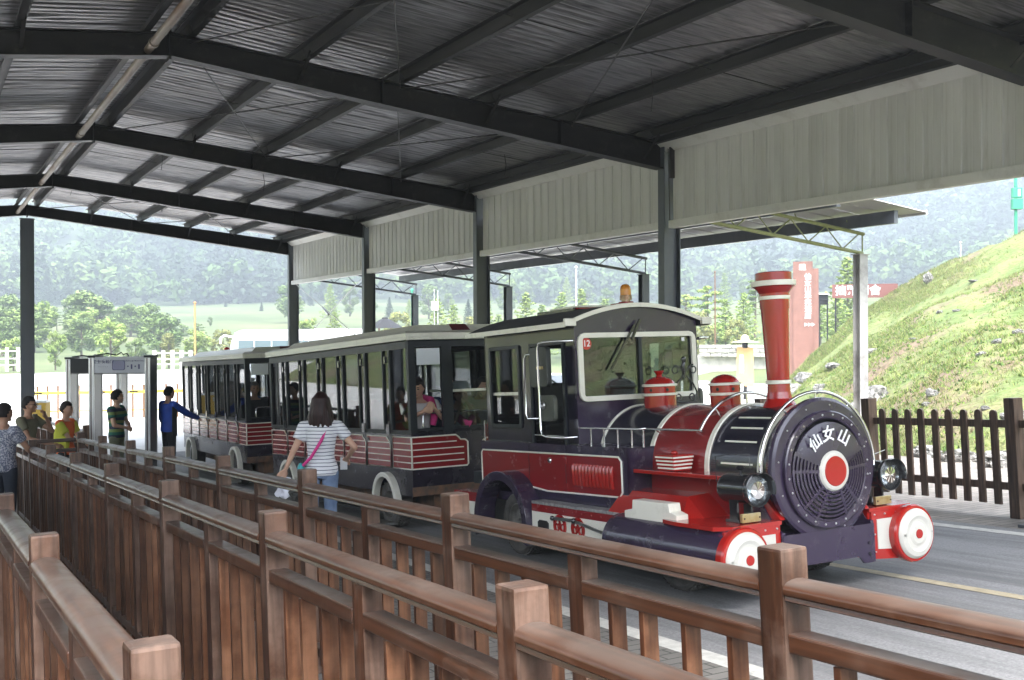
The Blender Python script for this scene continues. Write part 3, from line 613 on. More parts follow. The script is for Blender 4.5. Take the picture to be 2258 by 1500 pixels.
def rafter(y):
    for s in (1, -1):
        xs = [XR, XR+s*3.4, XR+s*(XE-XR)]; mb = MB()
        for xa, xb in zip(xs[:-1], xs[1:]):
            for (dz0, dz1, w_) in ((0, .012, .1), (None, None, .006)):
                for (x, q) in ():
                    pass
        n = 4; X = [XR+s*(XE-XR)*i/n for i in range(n+1)]
        def strip(f0, f1, ya, yb):
            v = []; f = []
            for x in X: v += [(x, ya, f0(x)), (x, yb, f0(x)), (x, yb, f1(x)), (x, ya, f1(x))]
            for i in range(n):
                for j in range(4): f.append((4*i+j, 4*i+(j+1) % 4, 4*i+4+(j+1) % 4, 4*i+4+j))
            f += [(0, 1, 2, 3), (4*n+3, 4*n+2, 4*n+1, 4*n)]; mb.add(v, f)
        strip(zb, lambda x: zb(x)+.014, y, y+.19)
        strip(lambda x: zb(x)+.014, lambda x: zt(x)-.014, y+.09, y+.1)
        strip(lambda x: zt(x)-.014, zt, y+.0, y+.19)
        if s == 1:
            mb.box(XR-.012, y-.0, zb(XR)-.045, XR+.012, y+.19, zt(XR)+.04)
            for x in (XR+2.6, XR+5.2): mb.box(x-.006, y+.01, zb(x)+.014, x+.006, y+.09, zt(x)-.014)
        mb.build('rafter', SHEDDARK, shed)
for k in ks: rafter(Y1+6*k)
PX = [XR+.22, 4.12, 5.39, 6.66, 7.93, 9.2]; PX = PX+[2*XR-q for q in PX]
YA, YB = Y1-11.3, Y1+18.6
for x in PX:
    s = 1 if x > XR else -1; z = zt(x)+.005; zz = zr(x)-.022; mb = MB()
    mb.box(x-.005, YA, z, x+.005, YB, zz); mb.box(x, YA, z, x+s*.07, YB, z+.008); mb.box(x-s*.07, YA, zz-.008, x, YB, zz); mb.box(x+s*.062, YA, z+.008, x+s*.07, YB, z+.025)
    mb.build('purlin', PURLIN, shed)
for s in (1, -1): MB().box(min(XR+s*6.75, XR+s*6.84), YA, 2.80, max(XR+s*6.75, XR+s*6.84), YB, zr(XR+6.84)-.004).build('eave_strut', PURLIN, shed)
# cleats and fly braces at each frame
mb = MB()
for k in ks:
    y = Y1+6*k
    for i, x in enumerate(PX):
        z = zt(x); s = 1 if x > XR else -1
        mb.prism([(y-.16, z), (y+.35, z), (y+.25, z+.13), (y-.06, z+.13)], 'x', x-.012, x-.006)
        if i % 2 == 1: mb.beam((x, y+.17, zb(x)+.03), (x, y-.33, z+.05), .045, .006)
mb.build('fly_braces', PURLIN, shed)['kind'] = 'stuff'
# roof sheets: ribbed panels, each lying a little unevenly
def roof_panel(s, v):
    r = random.Random(v+s*10); xs = np.linspace(0, XE-XR+.75, 22); n = 18; W = .93; vs = []; fs = []
    for i, dx in enumerate(xs):
        x = XR+s*dx
        for j in range(n+1):
            y = W*j/n; rib = .0 if j % 3 else .010
            vs.append((x, y, zr(x)+rib*.9+math.sin(PI*j/n)**.5*(.016*mn.noise(Vector((x*.9+v*9, y*5, s)))+.009*mn.noise(Vector((x*2.2+v*5, y*13, s))))))
    for i in range(21):
        for j in range(n): a = i*(n+1)+j; fs.append((a, a+1, a+n+2, a+n+1) if s > 0 else (a, a+n+1, a+n+2, a+1))
    return MB().add(vs, fs).mesh('roof_sheet', FOIL, fix=False)
RP = {(s, v): roof_panel(s, v) for s in (1, -1) for v in range(4)}
y = YA+.1; i = 0
while y < YB-.6:
    for s in (1, -1):
        o = link('roof_sheet', RP[(s, (i*7+(s > 0)) % 4)], shed, (0, y, rnd.uniform(-.001, .001)), (0, 0, 0))
    y += .92; i += 1
mb = MB().prism([(XR-.3, zr(XR)-.0), (XR, zr(XR)+.06), (XR+.3, zr(XR)-.0), (XR+.3, zr(XR)+.02), (XR, zr(XR)+.09), (XR-.3, zr(XR)+.02)], 'y', YA, YB).build('ridge_cap', FOIL, shed)
for s in (1, -1): MB().add([(XR, YA, zr(XR)+.05), (XR+s*7.6, YA, zr(XR+7.6)+.05), (XR+s*7.6, YB, zr(XR+7.6)+.05), (XR, YB, zr(XR)+.05)], [(0, 1, 2, 3)]).build('light_leak_cover', FOIL, shed)  # unseen sheet added over the roof to stop light leaks
# pipe under the ridge
mb = MB(); mb.cyl((2.34, YA, 3.295), (2.34, Y1+18.0, 3.295), .047, 14)
for k in ks: mb.cyl((2.34, Y1+6*k-.3, 3.295), (2.34, Y1+6*k-.23, 3.295), .058, 14)
mb.build('ridge_pipe', PIPE, shed)
# thin sag rods / bracing rods
mb = MB()
for k in ks:
    if k == 3: continue
    y = Y1+6*k
    for i in range(5):
        mb.cyl((PX[i], y+3, zt(PX[i])+.06), (PX[i+1], y+3, zt(PX[i+1])+.06), .006, 5); mb.cyl((PX[i+6], y+3, zt(PX[i])+.06), (PX[i+7], y+3, zt(PX[i+1])+.06), .006, 5)
for k in (-1, 0, 2):
    y = Y1+6*k; mb.cyl((PX[0], y+.1, zt(PX[0])-.08), (PX[2], y+6, zt(PX[2])-.06), .009, 6); mb.cyl((PX[2], y+.1, zt(PX[2])-.06), (PX[0], y+6, zt(PX[0])-.08), .009, 6)
    mb.cyl((PX[2], y+.1, zt(PX[2])-.08), (PX[4], y+6, zt(PX[4])-.06), .009, 6); mb.cyl((PX[4], y+.1, zt(PX[4])-.06), (PX[2], y+6, zt(PX[2])-.08), .009, 6)
mb.build('bracing_rods', DARK, shed)['kind'] = 'stuff'
# hanging wires
mb = MB()
for x, y, l in ((4.0, 20.8, .42), (6.1, 21.5, .4), (5.2, 27, .35), (7.6, 10.5, .5), (3.2, 27.3, .25), (8.6, 16, .35)): mb.path([(x, y, zr(x)), (x+.03, y, zr(x)-l*.5), (x, y, zr(x)-l)], .006, 5)
mb.build('hanging_wires', DARK, shed)['kind'] = 'stuff'
# cream cladding, bay by bay, sheet by sheet
HF = 1.5855
def clad_mesh(w_):
    mb = MB(); z0, z1 = HF+.11, 2.86
    prof = [(0, 0), (.012, -.014), (.03, -.014), (.042, 0), (w_*.5-.01, .0), (w_*.5, -.004), (w_*.5+.01, 0), (w_, 0)]
    vs = [(p[1], p[0], z0) for p in prof]+[(p[1], p[0], z1) for p in prof]; n = len(prof)
    mb.add(vs, [(k, k+1, n+k+1, n+k) for k in range(n-1)])
    vs = [(p[1]+.03, p[0], z0) for p in prof]+[(p[1]+.03, p[0], z1) for p in prof]
    mb.add(vs, [(k, n+k, n+k+1, k+1) for k in range(n-1)]); return mb.mesh('cladding_panel', CLAD, fix=False)
CW = 5.7/23; CM = clad_mesh(CW-.002)
for sx in (1,):
    x0 = XE+.1 if sx > 0 else XW-.1
    for k in ks:
        y0 = Y1+6*k+.22
        if k in (3, -2): continue
        for i in range(23):
            link('cladding_panel', CM, shed, (x0, y0+i*CW, 0), None, (sx, 1, 1))
        e = .35 if k < 3 else 0
        mb = MB(); a, b = sorted((x0-sx*.05, x0+sx*.06)); mb.box(a, y0-.04, HF, b, y0+5.75, HF+.11); mb.build('fascia_trim', TRIM, shed, bevel=.006)
        a2, b2 = sorted((x0-sx*.03, x0+sx*.002)); mb = MB(); 
        mb.add([(x0-sx*.01, y0-.2, 2.70), (x0-sx*.17, y0-.2, 2.815), (x0-sx*.17, y0+5.8, 2.815), (x0-sx*.01, y0+5.8, 2.70), (x0-sx*.004, y0-.2, 2.715), (x0-sx*.16, y0-.2, 2.83), (x0-sx*.16, y0+5.8, 2.83), (x0-sx*.004, y0+5.8, 2.715)], [(0, 1, 2, 3), (7, 6, 5, 4), (0, 3, 7, 4), (1, 5, 6, 2), (0, 4, 5, 1), (3, 2, 6, 7)])
        mb.build('top_flashing', TRIM, shed)
# cross rods behind the far bay
mb = MB(); mb.cyl((XE+.15, Y1+12.3, -.1), (XE+.15, Y1+17.8, 1.58), .012, 6); mb.cyl((XE+.16, Y1+12.3, 1.58), (XE+.16, Y1+17.8, -.2), .012, 6); mb.cyl((XE+.15, Y1+15.0, .66), (XE+.15, Y1+15.5, .86), .03, 8)
mb.build('cross_bracing', STEEL, shed)
# downpipe with dark outlet beside the first column
mb = MB(); mb.box(XE+.03, Y1-.12, 2.3, XE+.1, Y1-.08, 2.76); mb.path([(XE+.05, Y1-.03, 2.78), (XE+.05, Y1-.06, 2.0), (XE+.07, Y1-.04, HF)], .008, 6)
mb.build('drain_stub', DARK, shed)

# ================================================================ second canopy
can = thing('outer_canopy', 'lower lean-to canopy on green lattice trusses behind the cream cladding', 'canopy', Matrix.Identity(4))
XC = 13.45
def bz(x): return 1.35+.116*(XC-x)
for k in range(0, 4):
    y = Y1+6*k; zg = gz(XC, y)-.05; mb = MB()
    mb.box(XC-.08, y, zg, XC+.10, y+.01, 1.34); mb.box(XC-.08, y+.14, zg, XC+.10, y+.15, 1.34); mb.box(XC+.0, y+.01, zg, XC+.01, y+.14, 1.34); mb.box(XC-.1, y-.02, 1.34, XC+.12, y+.17, 1.352)
    mb.build('canopy_post', SHEDCOL if k else mat('weathered_grey_post', (.34, .335, .33), .6, c2=(.44, .43, .42), scale=(5, 5, 1.5), dirt=(.16, .15, .14)), can)
    m = OLIVE if k == 0 else SHEDCOL; tr = MB(); yy = y+.07; xa = XE+.3  # rear trusses take a dark paint in place of backlit shade
    tr.cyl((XC+.05, yy, bz(XC)+.02), (xa, yy, bz(xa)+.02), .03, 10)
    tr.cyl((XC+.08, yy, bz(XC)+.33), (xa, yy, bz(xa)+.37), .03, 10); tr.cyl((XC+.05, yy, bz(XC)), (XC+.05, yy, bz(XC)+.33), .012, 8)
    n = 5; L = (XC-xa)/n
    for i in range(n):
        x0 = XC-.02-i*L; xm = x0-L/2; x1 = x0-L
        tr.cyl((x0, yy, bz(x0)+.33), (xm, yy, bz(xm)+.03), .011, 6); tr.cyl((xm, yy, bz(xm)+.03), (x1, yy, bz(x1)+.33), .011, 6)
    for xq in (12.0, 13.15): tr.cyl((xq+.1, yy, bz(xq)+.33), (xq, yy, bz(xq)+.5), .01, 6)
    tr.build('truss', m, can)
for xq, h0, h1 in ((10.8, .42, .64), (12.0, .42, .64), (13.2, .37, .57)):
    MB().box(xq-.04, Y1-.9, bz(xq)+h0, xq+.04, Y1+18.6, bz(xq)+h1).build('canopy_purlin', SHEDCOL, can)
i = 0; yy = Y1-1.0
while yy < Y1+18.2:
    mb = MB(); vs = []
    for x in (9.85, 13.75):
        z = 1.35+.12*(XC-x)+.62
        vs += [(x, yy, z), (x, yy+.02, z+.02), (x, yy+.06, z+.02), (x, yy+.08, z), (x, yy+.5, z), (x, yy+.52, z+.02), (x, yy+.56, z+.02), (x, yy+.58, z), (x, yy+.995, z)]
    mb.add(vs, [(k, k+1, k+10, k+9) for k in range(8)]); o = mb.build('canopy_sheet', mat('canopy_sheet_paint', (.33, .33, .33), .45, rand=.05) if i == 0 else MATS['canopy_sheet_paint'], can, fix=False); i += 1; yy += 1.0
MB().box(13.75, Y1-1.0, 1.35+.12*(XC-13.75)+.59, 13.77, Y1+18, 1.35+.12*(XC-13.75)+.66).build('eaves_trim', TRIM, can)
# ================================================================ queue railings
def post_mesh(w_, h, name, m, b=.006): return MB().box(-w_/2, -w_/2, 0, w_/2, w_/2, h).mesh(name, m, bevel=b, seg=2)
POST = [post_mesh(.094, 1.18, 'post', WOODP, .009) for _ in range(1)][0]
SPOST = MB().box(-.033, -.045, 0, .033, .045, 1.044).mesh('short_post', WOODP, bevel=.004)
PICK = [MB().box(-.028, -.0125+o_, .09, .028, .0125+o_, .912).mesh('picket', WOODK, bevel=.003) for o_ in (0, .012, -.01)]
def rail_mesh(L):
    prof = []
    for k in range(9): t = PI*k/8; prof.append((.050*math.cos(t), 1.078+.024*math.sin(t)))
    prof += [(-.050, 1.066), (-.043, 1.060), (-.046, 1.050), (-.036, 1.044), (.036, 1.044), (.046, 1.050), (.043, 1.060), (.050, 1.066)]
    mb = MB(); n = len(prof); vs = [(p[0], 0, p[1]) for p in prof]+[(p[0], L, p[1]) for p in prof]
    mb.add(vs, [(k, (k+1) % n, n+(k+1) % n, n+k) for k in range(n)], 0, False); mb.add(vs, [tuple(range(n))[::-1], tuple(range(n, 2*n))])
    me = mb.mesh('handrail', WOODR)
    for i, p in enumerate(me.polygons): p.use_smooth = i < 8
    return me
RAIL = rail_mesh(1.906)
MIDR = MB().box(-.036, 0, .912, .036, .908, .962).mesh('middle_rail', WOODR, bevel=.006)
LOWR = MB().box(-.03, 0, .13, .03, 1.906, .18).mesh('lower_rail', WOODR, bevel=.004)
def jit(o, a=.0025): o.location = o.location+Vector((rnd.uniform(-a, a), rnd.uniform(-a, a), rnd.uniform(-a, a)*.6))
def railing(M, n, label, group='queue railings', first=True, last=True, y0=0.0):
    t = thing('queue_railing', label, 'railing', M, group)
    for k in range(n+1):
        if (k == 0 and not first) or (k == n and not last): pass
        else: link('post', POST, t, (0, y0+2*k, 0), (0, 0, rnd.uniform(-.01, .01)))
        if k == n: break
        y = y0+2*k+.047
        jit(link('handrail', RAIL, t, (0, y, 0))); jit(link('lower_rail', LOWR, t, (0, y, 0)))
        link('short_post', SPOST, t, (0, y0+2*k+1, 0))
        jit(link('middle_rail', MIDR, t, (0, y, 0))); jit(link('middle_rail', MIDR, t, (0, y0+2*k+1+.045, 0)))
        for i in (1, 2, 3, 4, 6, 7, 8, 9):
            p = link('picket', PICK[(i+k) % 3], t, (rnd.uniform(-.003, .003), y0+2*k+.2*i+(-.01 if i > 5 else .01), rnd.uniform(-.008, .008)), (rnd.uniform(-.008, .008), 0, rnd.uniform(-.09, .09)))
    return t
def fr(x, y): return frame_at(x, y)
railing(fr(2.02, 2.147-8), 11, 'stained wooden railing nearest to the train, running along the road edge', last=True)
railing(fr(1.234, 2.147-8), 11, 'middle one of the three long wooden railings, between the other two')
railing(fr(.407, 2.112-8), 11, 'stained wooden railing at the bottom left, dusty handrail pointing towards the left edge')
railing(fr(-.50, 2.112-8), 11, 'stained wooden railing out of view beside the lane, added for the train windows to reflect')  # out of view, added to give windows and paint a reflection
# short end railing joining the two
M = frame_at(1.234, 2.147+14, 0) @ Matrix.Rotation(-PI/2, 4, 'Z')
t = thing('end_railing', 'short wooden railing closing the far end of the two long railings', 'railing', M)
L = .786-.094
s = MB().box(-.045, .047, 1.05, .045, .047+L, 1.1).build('handrail', WOODR, t, bevel=.012); MB().box(-.036, .047, .912, .036, .047+L, .962).build('middle_rail', WOODR, t, bevel=.005)
for i in range(1, 5): link('picket', PICK[0], t, (0, .047+L*i/5, 0))
# far rows behind the people
def far_rail(x0, y0, x1, y1, label):
    d = math.hypot(x1-x0, y1-y0); n = max(1, round(d/2)); a = math.atan2(-(x1-x0), y1-y0); s = (gz(x1, y1)-gz(x0, y0))/d
    return railing(frame_at(x0, y0, a, slope=s), n, label)
far_rail(2.42, 18.6, 2.2, 24.6, 'wooden railing beyond the closed end, running back beside the security gate')
far_rail(1.4, 20.6, .9, 28.6, 'dark wooden railing far back at the left edge behind the waiting men')

# ================================================================ brown picket fence across the road
def pick_round(h, w_=.088, th=.025):
    pts = [(-w_/2, .13), (w_/2, .13)]+[(w_/2*math.cos(a), h-w_/2+w_/2*math.sin(a)) for a in np.linspace(0, PI, 9)]
    return MB().prism([(p[0], p[1]) for p in pts], 'x', -.03, -.03+th).mesh('picket', WOODD)
RP_ = pick_round(1.12)
ang = -math.radians(4.4)
M = frame_at(9.99, 7.4, ang)
pf = thing('picket_fence', 'dark brown picket fence with rounded tops along the walkway on the right', 'fence', M)
RPOST = MB().box(-.065, -.065, 0, .065, .065, 1.24).mesh('post', WOODD, bevel=.006)
URAIL = MB().box(-.008, 0, .93, .032, 2.0, 1.01).mesh('upper_rail', WOODD, bevel=.004); LRAIL = MB().box(-.008, 0, .28, .032, 2.0, .36).mesh('bottom_rail', WOODD, bevel=.004)
for k in range(-3, 7):
    if k < 7: link('post', RPOST, pf, (0, 2.116*k, 0), (0, 0, rnd.uniform(-.02, .02)))
    if k == 6: break
    y = 2.116*k+.065; link('upper_rail', URAIL, pf, (0, y, 0), None, (1, .993, 1)); link('bottom_rail', LRAIL, pf, (0, y, 0), None, (1, .993, 1))
    for i in range(9): link('picket', RP_, pf, (-.0, 2.116*k+.24+.205*i, rnd.uniform(-.006, .006)), (0, rnd.uniform(-.006, .006), 0))
# ================================================================ locomotive
LM = frame_at(5.81, 5.745, .028)
loco = thing('tourist_locomotive', 'dark purple and red steam-style tourist engine with tall red chimney and number 12', 'locomotive', LM)
def text(parent, s, size, M, m, name='lettering', ext=.0015, align='CENTER'):
    c = bpy.data.curves.new(name, 'FONT'); c.body = s; c.size = size; c.extrude = ext; c.align_x = align; c.align_y = 'CENTER'; c.offset = size*.012
    o = bpy.data.objects.new(name, c); col.objects.link(o); dg = bpy.context.evaluated_depsgraph_get()
    me = bpy.data.meshes.new_from_object(o.evaluated_get(dg)); bpy.data.objects.remove(o); me.materials.clear(); me.materials.append(m)
    o = bpy.data.objects.new(name, me); col.objects.link(o); o.parent = parent; o.matrix_local = M
    return o
FACE_Y = Matrix.Rotation(PI/2, 4, 'X')       # text readable from -y
# chassis and wheels
MB().box(-.5, .3, .2, .5, 4.3, .5).box(-.62, 1.0, .3, .62, 4.0, .5).build('chassis', DARK, loco)
def wheel_parts():
    ty = MB().lathe([(.185, -.085), (.22, -.098), (.27, -.1), (.297, -.085), (.308, -.06), (.31, 0), (.308, .06), (.297, .085), (.27, .1), (.22, .098), (.185, .085)], ax='x', n=40)
    for k in range(40):
        a = 2*PI*k/40; c, s_ = math.cos(a), math.sin(a); R_ = Matrix.Rotation(a, 3, 'X')
        for q in (-.06, -.02, .02, .06): ty.obox((q, c*.311, s_*.311), (.03, .016, .028), R_ @ Matrix.Rotation(.35*(1 if q > 0 else -1), 3, 'Y'))
    rim = MB().lathe([(.19, -.085), (.18, -.09), (.172, -.06), (.15, -.035), (.11, -.03), (.07, -.055), (.03, -.06), (.0, -.06)], ax='x', n=40)
    rim.lathe([(.19, .085), (.0, .08)], ax='x', n=40)
    for k in range(5): a = 2*PI*k/5; rim.cyl((-.055, .085*math.cos(a), .085*math.sin(a)), (-.03, .085*math.cos(a), .085*math.sin(a)), .012, 6)
    return ty.mesh('tyre', RUBBER), rim.mesh('rim', RIMM), MB().lathe([(0, -.1), (.035, -.098), (.045, -.06), (.045, -.03)], ax='x', n=16).mesh('hub', RIMM)
TY, RI, HU = wheel_parts()
def wheel(parent, x, y, sc_=1.0, side=1, z=None):
    w_ = bpy.data.objects.new('wheel', None); col.objects.link(w_); w_.parent = parent; w_.location = (x, y, .31*sc_ if z is None else z); w_.scale = (side, sc_, sc_); w_.rotation_euler = (rnd.uniform(0, 6), 0, 0)
    link('tyre', TY, w_); link('rim', RI, w_); link('hub', HU, w_)
for y in (.95, 3.32):
    wheel(loco, -.62, y, .97, 1); wheel(loco, .62, y, .97, -1)
# lower body, rear arch cut out
def side_outline(z0=.56):
    return [(1.5, z0), (2.80, z0)]+arc(3.32, .30, .50, 22, 158, 14)[::1]+[(3.78, .56), (3.95, .56), (3.95, 1.06), (1.5, 1.06)]
def arch_poly(y0, y1, z0, z1, cy, cz, r):
    a0 = math.asin((z0-cz)/r); pts = [(y0, z0)]
    n = 14; A = [a0+(PI-2*a0)*k/n for k in range(n+1)]
    arcp = [(cy-r*math.cos(a), cz+r*math.sin(a)) for a in A]
    return [(y0, z0)]+arcp+[(y1, z0), (y1, z1), (y0, z1)]
for s in (-1, 1):
    a, b = sorted((s*.74, s*.71)); MB().prism(arch_poly(1.5, 3.95, .56, 1.06, 3.32, .3, .50), 'x', a, b).build('side_panel', PURPLE, loco)
    # red panel with cream outline
    p = [(1.57, .70), (1.60, .66), (2.72, .64)]; cy, cz, r = 3.36, .36, .46
    A = [math.radians(q) for q in np.linspace(38, 145, 12)]; arcp = [(cy-r*math.cos(t)*1.25, cz-.04+r*math.sin(t)) for t in A]
    p = [(1.57, .70), (1.605, .66), (2.72, .64)]+[q for q in arcp if q[0] > 2.74 and q[1] > .645 and q[0] < 3.86]+[(3.80, .64), (3.90, .64), (3.925, .67), (3.925, .945), (3.90, .972), (1.61, .985), (1.57, .95)]
    a, b = sorted((s*.741, s*.745)); MB().prism(p, 'x', a, b).build('red_side_panel', DRED, loco)
    MB().path([(s*.746, q[0], q[1]) for q in p], .0085, 6, closed=True).build('outline', CREAM, loco)
    for yy in (3.02, 2.40): MB().box(min(s*.7465, s*.7455), yy-.003, .6, max(s*.7465, s*.7455), yy+.003, 1.05).build('door_gap', VOID, loco)
    if s < 0:
        for zz in (.92, .7): MB().box(-.757, 2.37, zz-.03, -.746, 2.43, zz+.03).build('hinge', DRED, loco, bevel=.003)
        MB().lathe([(0, -.012), (.022, -.010), (.028, 0)], o=(-.746, 2.66, .915), ax='x', n=16).build('lock', CHROME, loco)
    mb = MB()
    for k in range(12):
        y = 1.70+.56*k/11; mb.path([(s*.746, y, .90), (s*.757, y, .885), (s*.757, y, .74), (s*.746, y, .725)], .019, 8)
    lv = mb.build('louvre', RED, loco)
    # fender, running board, valance
    fo, fi = arc(3.30, .30, .50, -16, 196, 22), arc(3.30, .30, .42, -16, 196, 22)
    mb = MB(); a, b = sorted((s*.74, s*.93)); n = len(fo)
    for (P0, P1) in ((fo, None),):
        vs = [(a, *p) for p in fo]+[(b, *p) for p in fo]+[(a, *p) for p in fi]+[(b, *p) for p in fi]; fs = []
        for k in range(n-1): fs += [(k, k+1, n+k+1, n+k), (2*n+k, 3*n+k, 3*n+k+1, 2*n+k+1), (k, 2*n+k, 2*n+k+1, k+1), (n+k, n+k+1, 3*n+k+1, 3*n+k)]
        fs += [(0, n, 3*n, 2*n), (n-1, 2*n-1+0, 4*n-1, 3*n-1)]; mb.add(vs, fs, 0)
    mb.build('wheel_fender', PURPLE, loco, bevel=.004)
    for (ya, yb) in ((1.35, 2.80), (3.80, 4.32)):
        a, b = sorted((s*.70, s*.87)); 
        if ya < 3: MB().box(a, ya, .535, b, yb, .56).build('running_board', mat('worn_tread_plate', (.2, .2, .2), .5, .4, c2=(.4, .4, .39), scale=(30, 30, 30)) if 'worn_tread_plate' not in MATS else MATS['worn_tread_plate'], loco, bevel=.003)
        else: MB().box(a, ya, .535, b, yb, .56).build('running_board', DRED, loco)
        a, b = sorted((s*.85, s*.87)); MB().box(a, ya, .47, b, yb, .534).build('red_valance', DRED, loco)
        MB().box(a, ya, .215, b, yb, .469).build('cream_valance', CREAM, loco); MB().box(a, ya, .18, b, yb, .213).build('lower_valance', DRED, loco)
        mb = MB()
        for q in np.arange(ya+.08, yb-.03, .14): mb.ball((s*.871, q, .505), .009, n=8)
        mb.build('bolts', DRED, loco)['kind'] = 'stuff'
    if s < 0: MB().prism([(2.52, .33), (2.70, .33), (2.70, .38), (2.67, .40), (2.55, .40), (2.52, .38)], 'x', -.875, -.8705).build('step_hole', VOID, loco)
    # crank discs and rods
    for yc in (2.33, 2.05):
        mb = MB().lathe([(.0, 0), (.03, 0), (.03, -.012)], o=(s*.875, yc, .375), ax='x', n=16)
        mb.lathe([(.066, 0), (.066, -.012), (.098, -.012), (.098, 0)], o=(s*.872, yc, .375), ax='x', n=28)
        for k in range(5): t = 2*PI*k/5+.3; mb.beam((s*.876, yc+.02*math.cos(t), .375+.02*math.sin(t)), (s*.876, yc+.08*math.cos(t), .375+.08*math.sin(t)), .012, .022, up=(1, 0, 0))
        mb.build('crank_disc', RED, loco)
    mb = MB(); mb.beam((s*.9, 2.40, .44), (s*.9, 2.05, .445), .012, .026); mb.beam((s*.905, 2.08, .447), (s*.905, 1.42, .355), .012, .024); mb.build('coupling_rod', STEEL, loco)
    MB().ball((s*.908, 2.40, .44), .022, n=10).build('rod_bolt', BLACK, loco); MB().ball((s*.912, 2.06, .447), .024, n=10).build('rod_bolt', BLACK, loco)
MB().box(-.71, 1.5, .5, .71, 3.9, .58).box(-.71, 1.5, 1.045, .71, 3.95, 1.06).box(-.735, 3.93, .5, .735, 3.95, 1.06).box(-.738, 1.5, .56, .738, 1.52, 1.06).build('body_floor', PURPLE, loco)
# cab
mb = MB(); W = .68
for s in (-1, 1):
    a, b = sorted((s*W, s*(W-.03)))
    mb = MB(); mb.box(a, 2.30, 1.062, b, 2.46, 2.12).box(a, 3.02, 1.062, b, 3.22, 2.12).box(a, 3.79, 1.062, b, 3.90, 2.12).box(a, 3.22, 1.062, b, 3.79, 1.20).box(a, 2.46, 1.96, b, 3.02, 2.12).box(a, 3.22, 1.965, b, 3.79, 2.12)
    mb.build('cab_side_wall', NAVY, loco)
def zroof(x): return 2.29-.17*(abs(x)/.8)**2.0
top = [(W, 2.0)]+[(x, zroof(x)-.035) for x in np.linspace(W, -W, 13)]+[(-W, 2.0)]
op = rrect(-.61, 1.475, .60, 1.985, .02, 3); of = rrect(-.66, 1.43, .65, 2.03, .075, 3)
# front wall around the opening: four pieces
mb = MB(); mb.prism([(-W, 1.062), (W, 1.062), (W, 1.475), (-W, 1.475)], 'y', 2.27, 2.30); mb.prism([(-W, 1.475), (-.61, 1.475), (-.61, 1.985), (-W, 1.985)], 'y', 2.27, 2.30); mb.prism([(.60, 1.475), (W, 1.475), (W, 1.985), (.60, 1.985)], 'y', 2.27, 2.30)
mb.prism([(-W, 1.985), (W, 1.985)]+[(x, zroof(x)-.03) for x in np.linspace(W, -W, 13)], 'y', 2.27, 2.30)
mb.build('cab_front_wall', PURPLE, loco)
mb = MB(); mb.prism([(-W, 1.062), (W, 1.062), (W, 1.3), (-W, 1.3)], 'y', 3.88, 3.90); mb.prism([(-W, 1.3), (-.5, 1.3), (-.5, 1.95), (-W, 1.95)], 'y', 3.88, 3.90); mb.prism([(.5, 1.3), (W, 1.3), (W, 1.95), (.5, 1.95)], 'y', 3.88, 3.90)
mb.prism([(-W, 1.95), (W, 1.95)]+[(x, zroof(x)-.03) for x in np.linspace(W, -W, 13)], 'y', 3.88, 3.90); mb.build('cab_rear_wall', NAVY, loco)
MB().frame(of, op, 'y', 2.245, 2.269).build('windscreen_frame', CREAM, loco, bevel=.003)
ws = MB().box(-.61, 2.275, 1.475, .60, 2.281, 1.985).build('windscreen', GLASSD, loco)
MB().box(-.005, 2.255, 1.475, .03, 2.27, 1.985).build('windscreen_divider', GREYPL, loco)
st = MB().lathe([(0, 0), (.052, 0)], o=(-.556, 2.272, 1.935), ax='y', n=28).build('number_sticker', mat('sticker_red', (.55, .04, .02), .5), loco)
text(st, '12', .078, Matrix.Translation((-.556, 2.270, 1.935)) @ FACE_Y, mat('sticker_white', (.85, .85, .85), .5), 'number')
MB().box(.50, 2.268, 1.94, .535, 2.272, 1.975).build('paper_tag', MATS['sticker_white'], loco)
# wiper
MB().beam((.0, 2.225, 2.14), (-.10, 2.225, 1.96), .02, .02, up=(0, 1, 0)).build('wiper_arm', BLACK, loco)
MB().beam((-.06, 2.235, 2.09), (-.33, 2.235, 1.70), .018, .014, up=(0, 1, 0)).build('wiper_blade', BLACK, loco)
# cab windows
for s in (-1, 1):
    MB().frame(rrect(3.21, 1.19, 3.80, 1.975, .03, 3), rrect(3.25, 1.225, 3.765, 1.94, .02, 3), 'x', min(s*.695, s*.681), max(s*.695, s*.681)).build('window_frame', GREYPL, loco)
    MB().box(min(s*.66, s*.665), 3.24, 1.21, max(s*.66, s*.665), 3.78, 1.95).build('window_pane', GLASS, loco); MB().box(min(s*.668, s*.676), 3.24, 1.50, max(s*.668, s*.676), 3.78, 1.53).build('window_bar', STEEL, loco)
    MB().box(min(s*.695, s*.681), 2.44, 1.0, max(s*.695, s*.681), 2.475, 1.97).box(min(s*.695, s*.681), 3.0, 1.0, max(s*.695, s*.681), 3.03, 1.97).box(min(s*.695, s*.681), 2.475, 1.945, max(s*.695, s*.681), 3.0, 1.97).build('door_frame', GREYPL, loco)
# cab inside
MB().box(-.55, 2.32, 1.0, .55, 2.62, 1.38).build('dashboard', BLACK, loco, bevel=.02)
MB().box(-.5, 3.1, 1.0, .5, 3.5, 1.22).box(-.5, 3.42, 1.22, .5, 3.52, 1.6).build('seat', DARK, loco, bevel=.03)
mb = MB().path([(-.28+.17*math.cos(t), 2.78+.05*math.sin(t), 1.42+.15*math.sin(t)) for t in np.linspace(0, 2*PI, 20)[:-1]], .012, 6, closed=True); mb.cyl((-.28, 2.78, 1.42), (-.28, 2.6, 1.3), .02, 8); mb.build('steering_wheel', BLACK, loco)
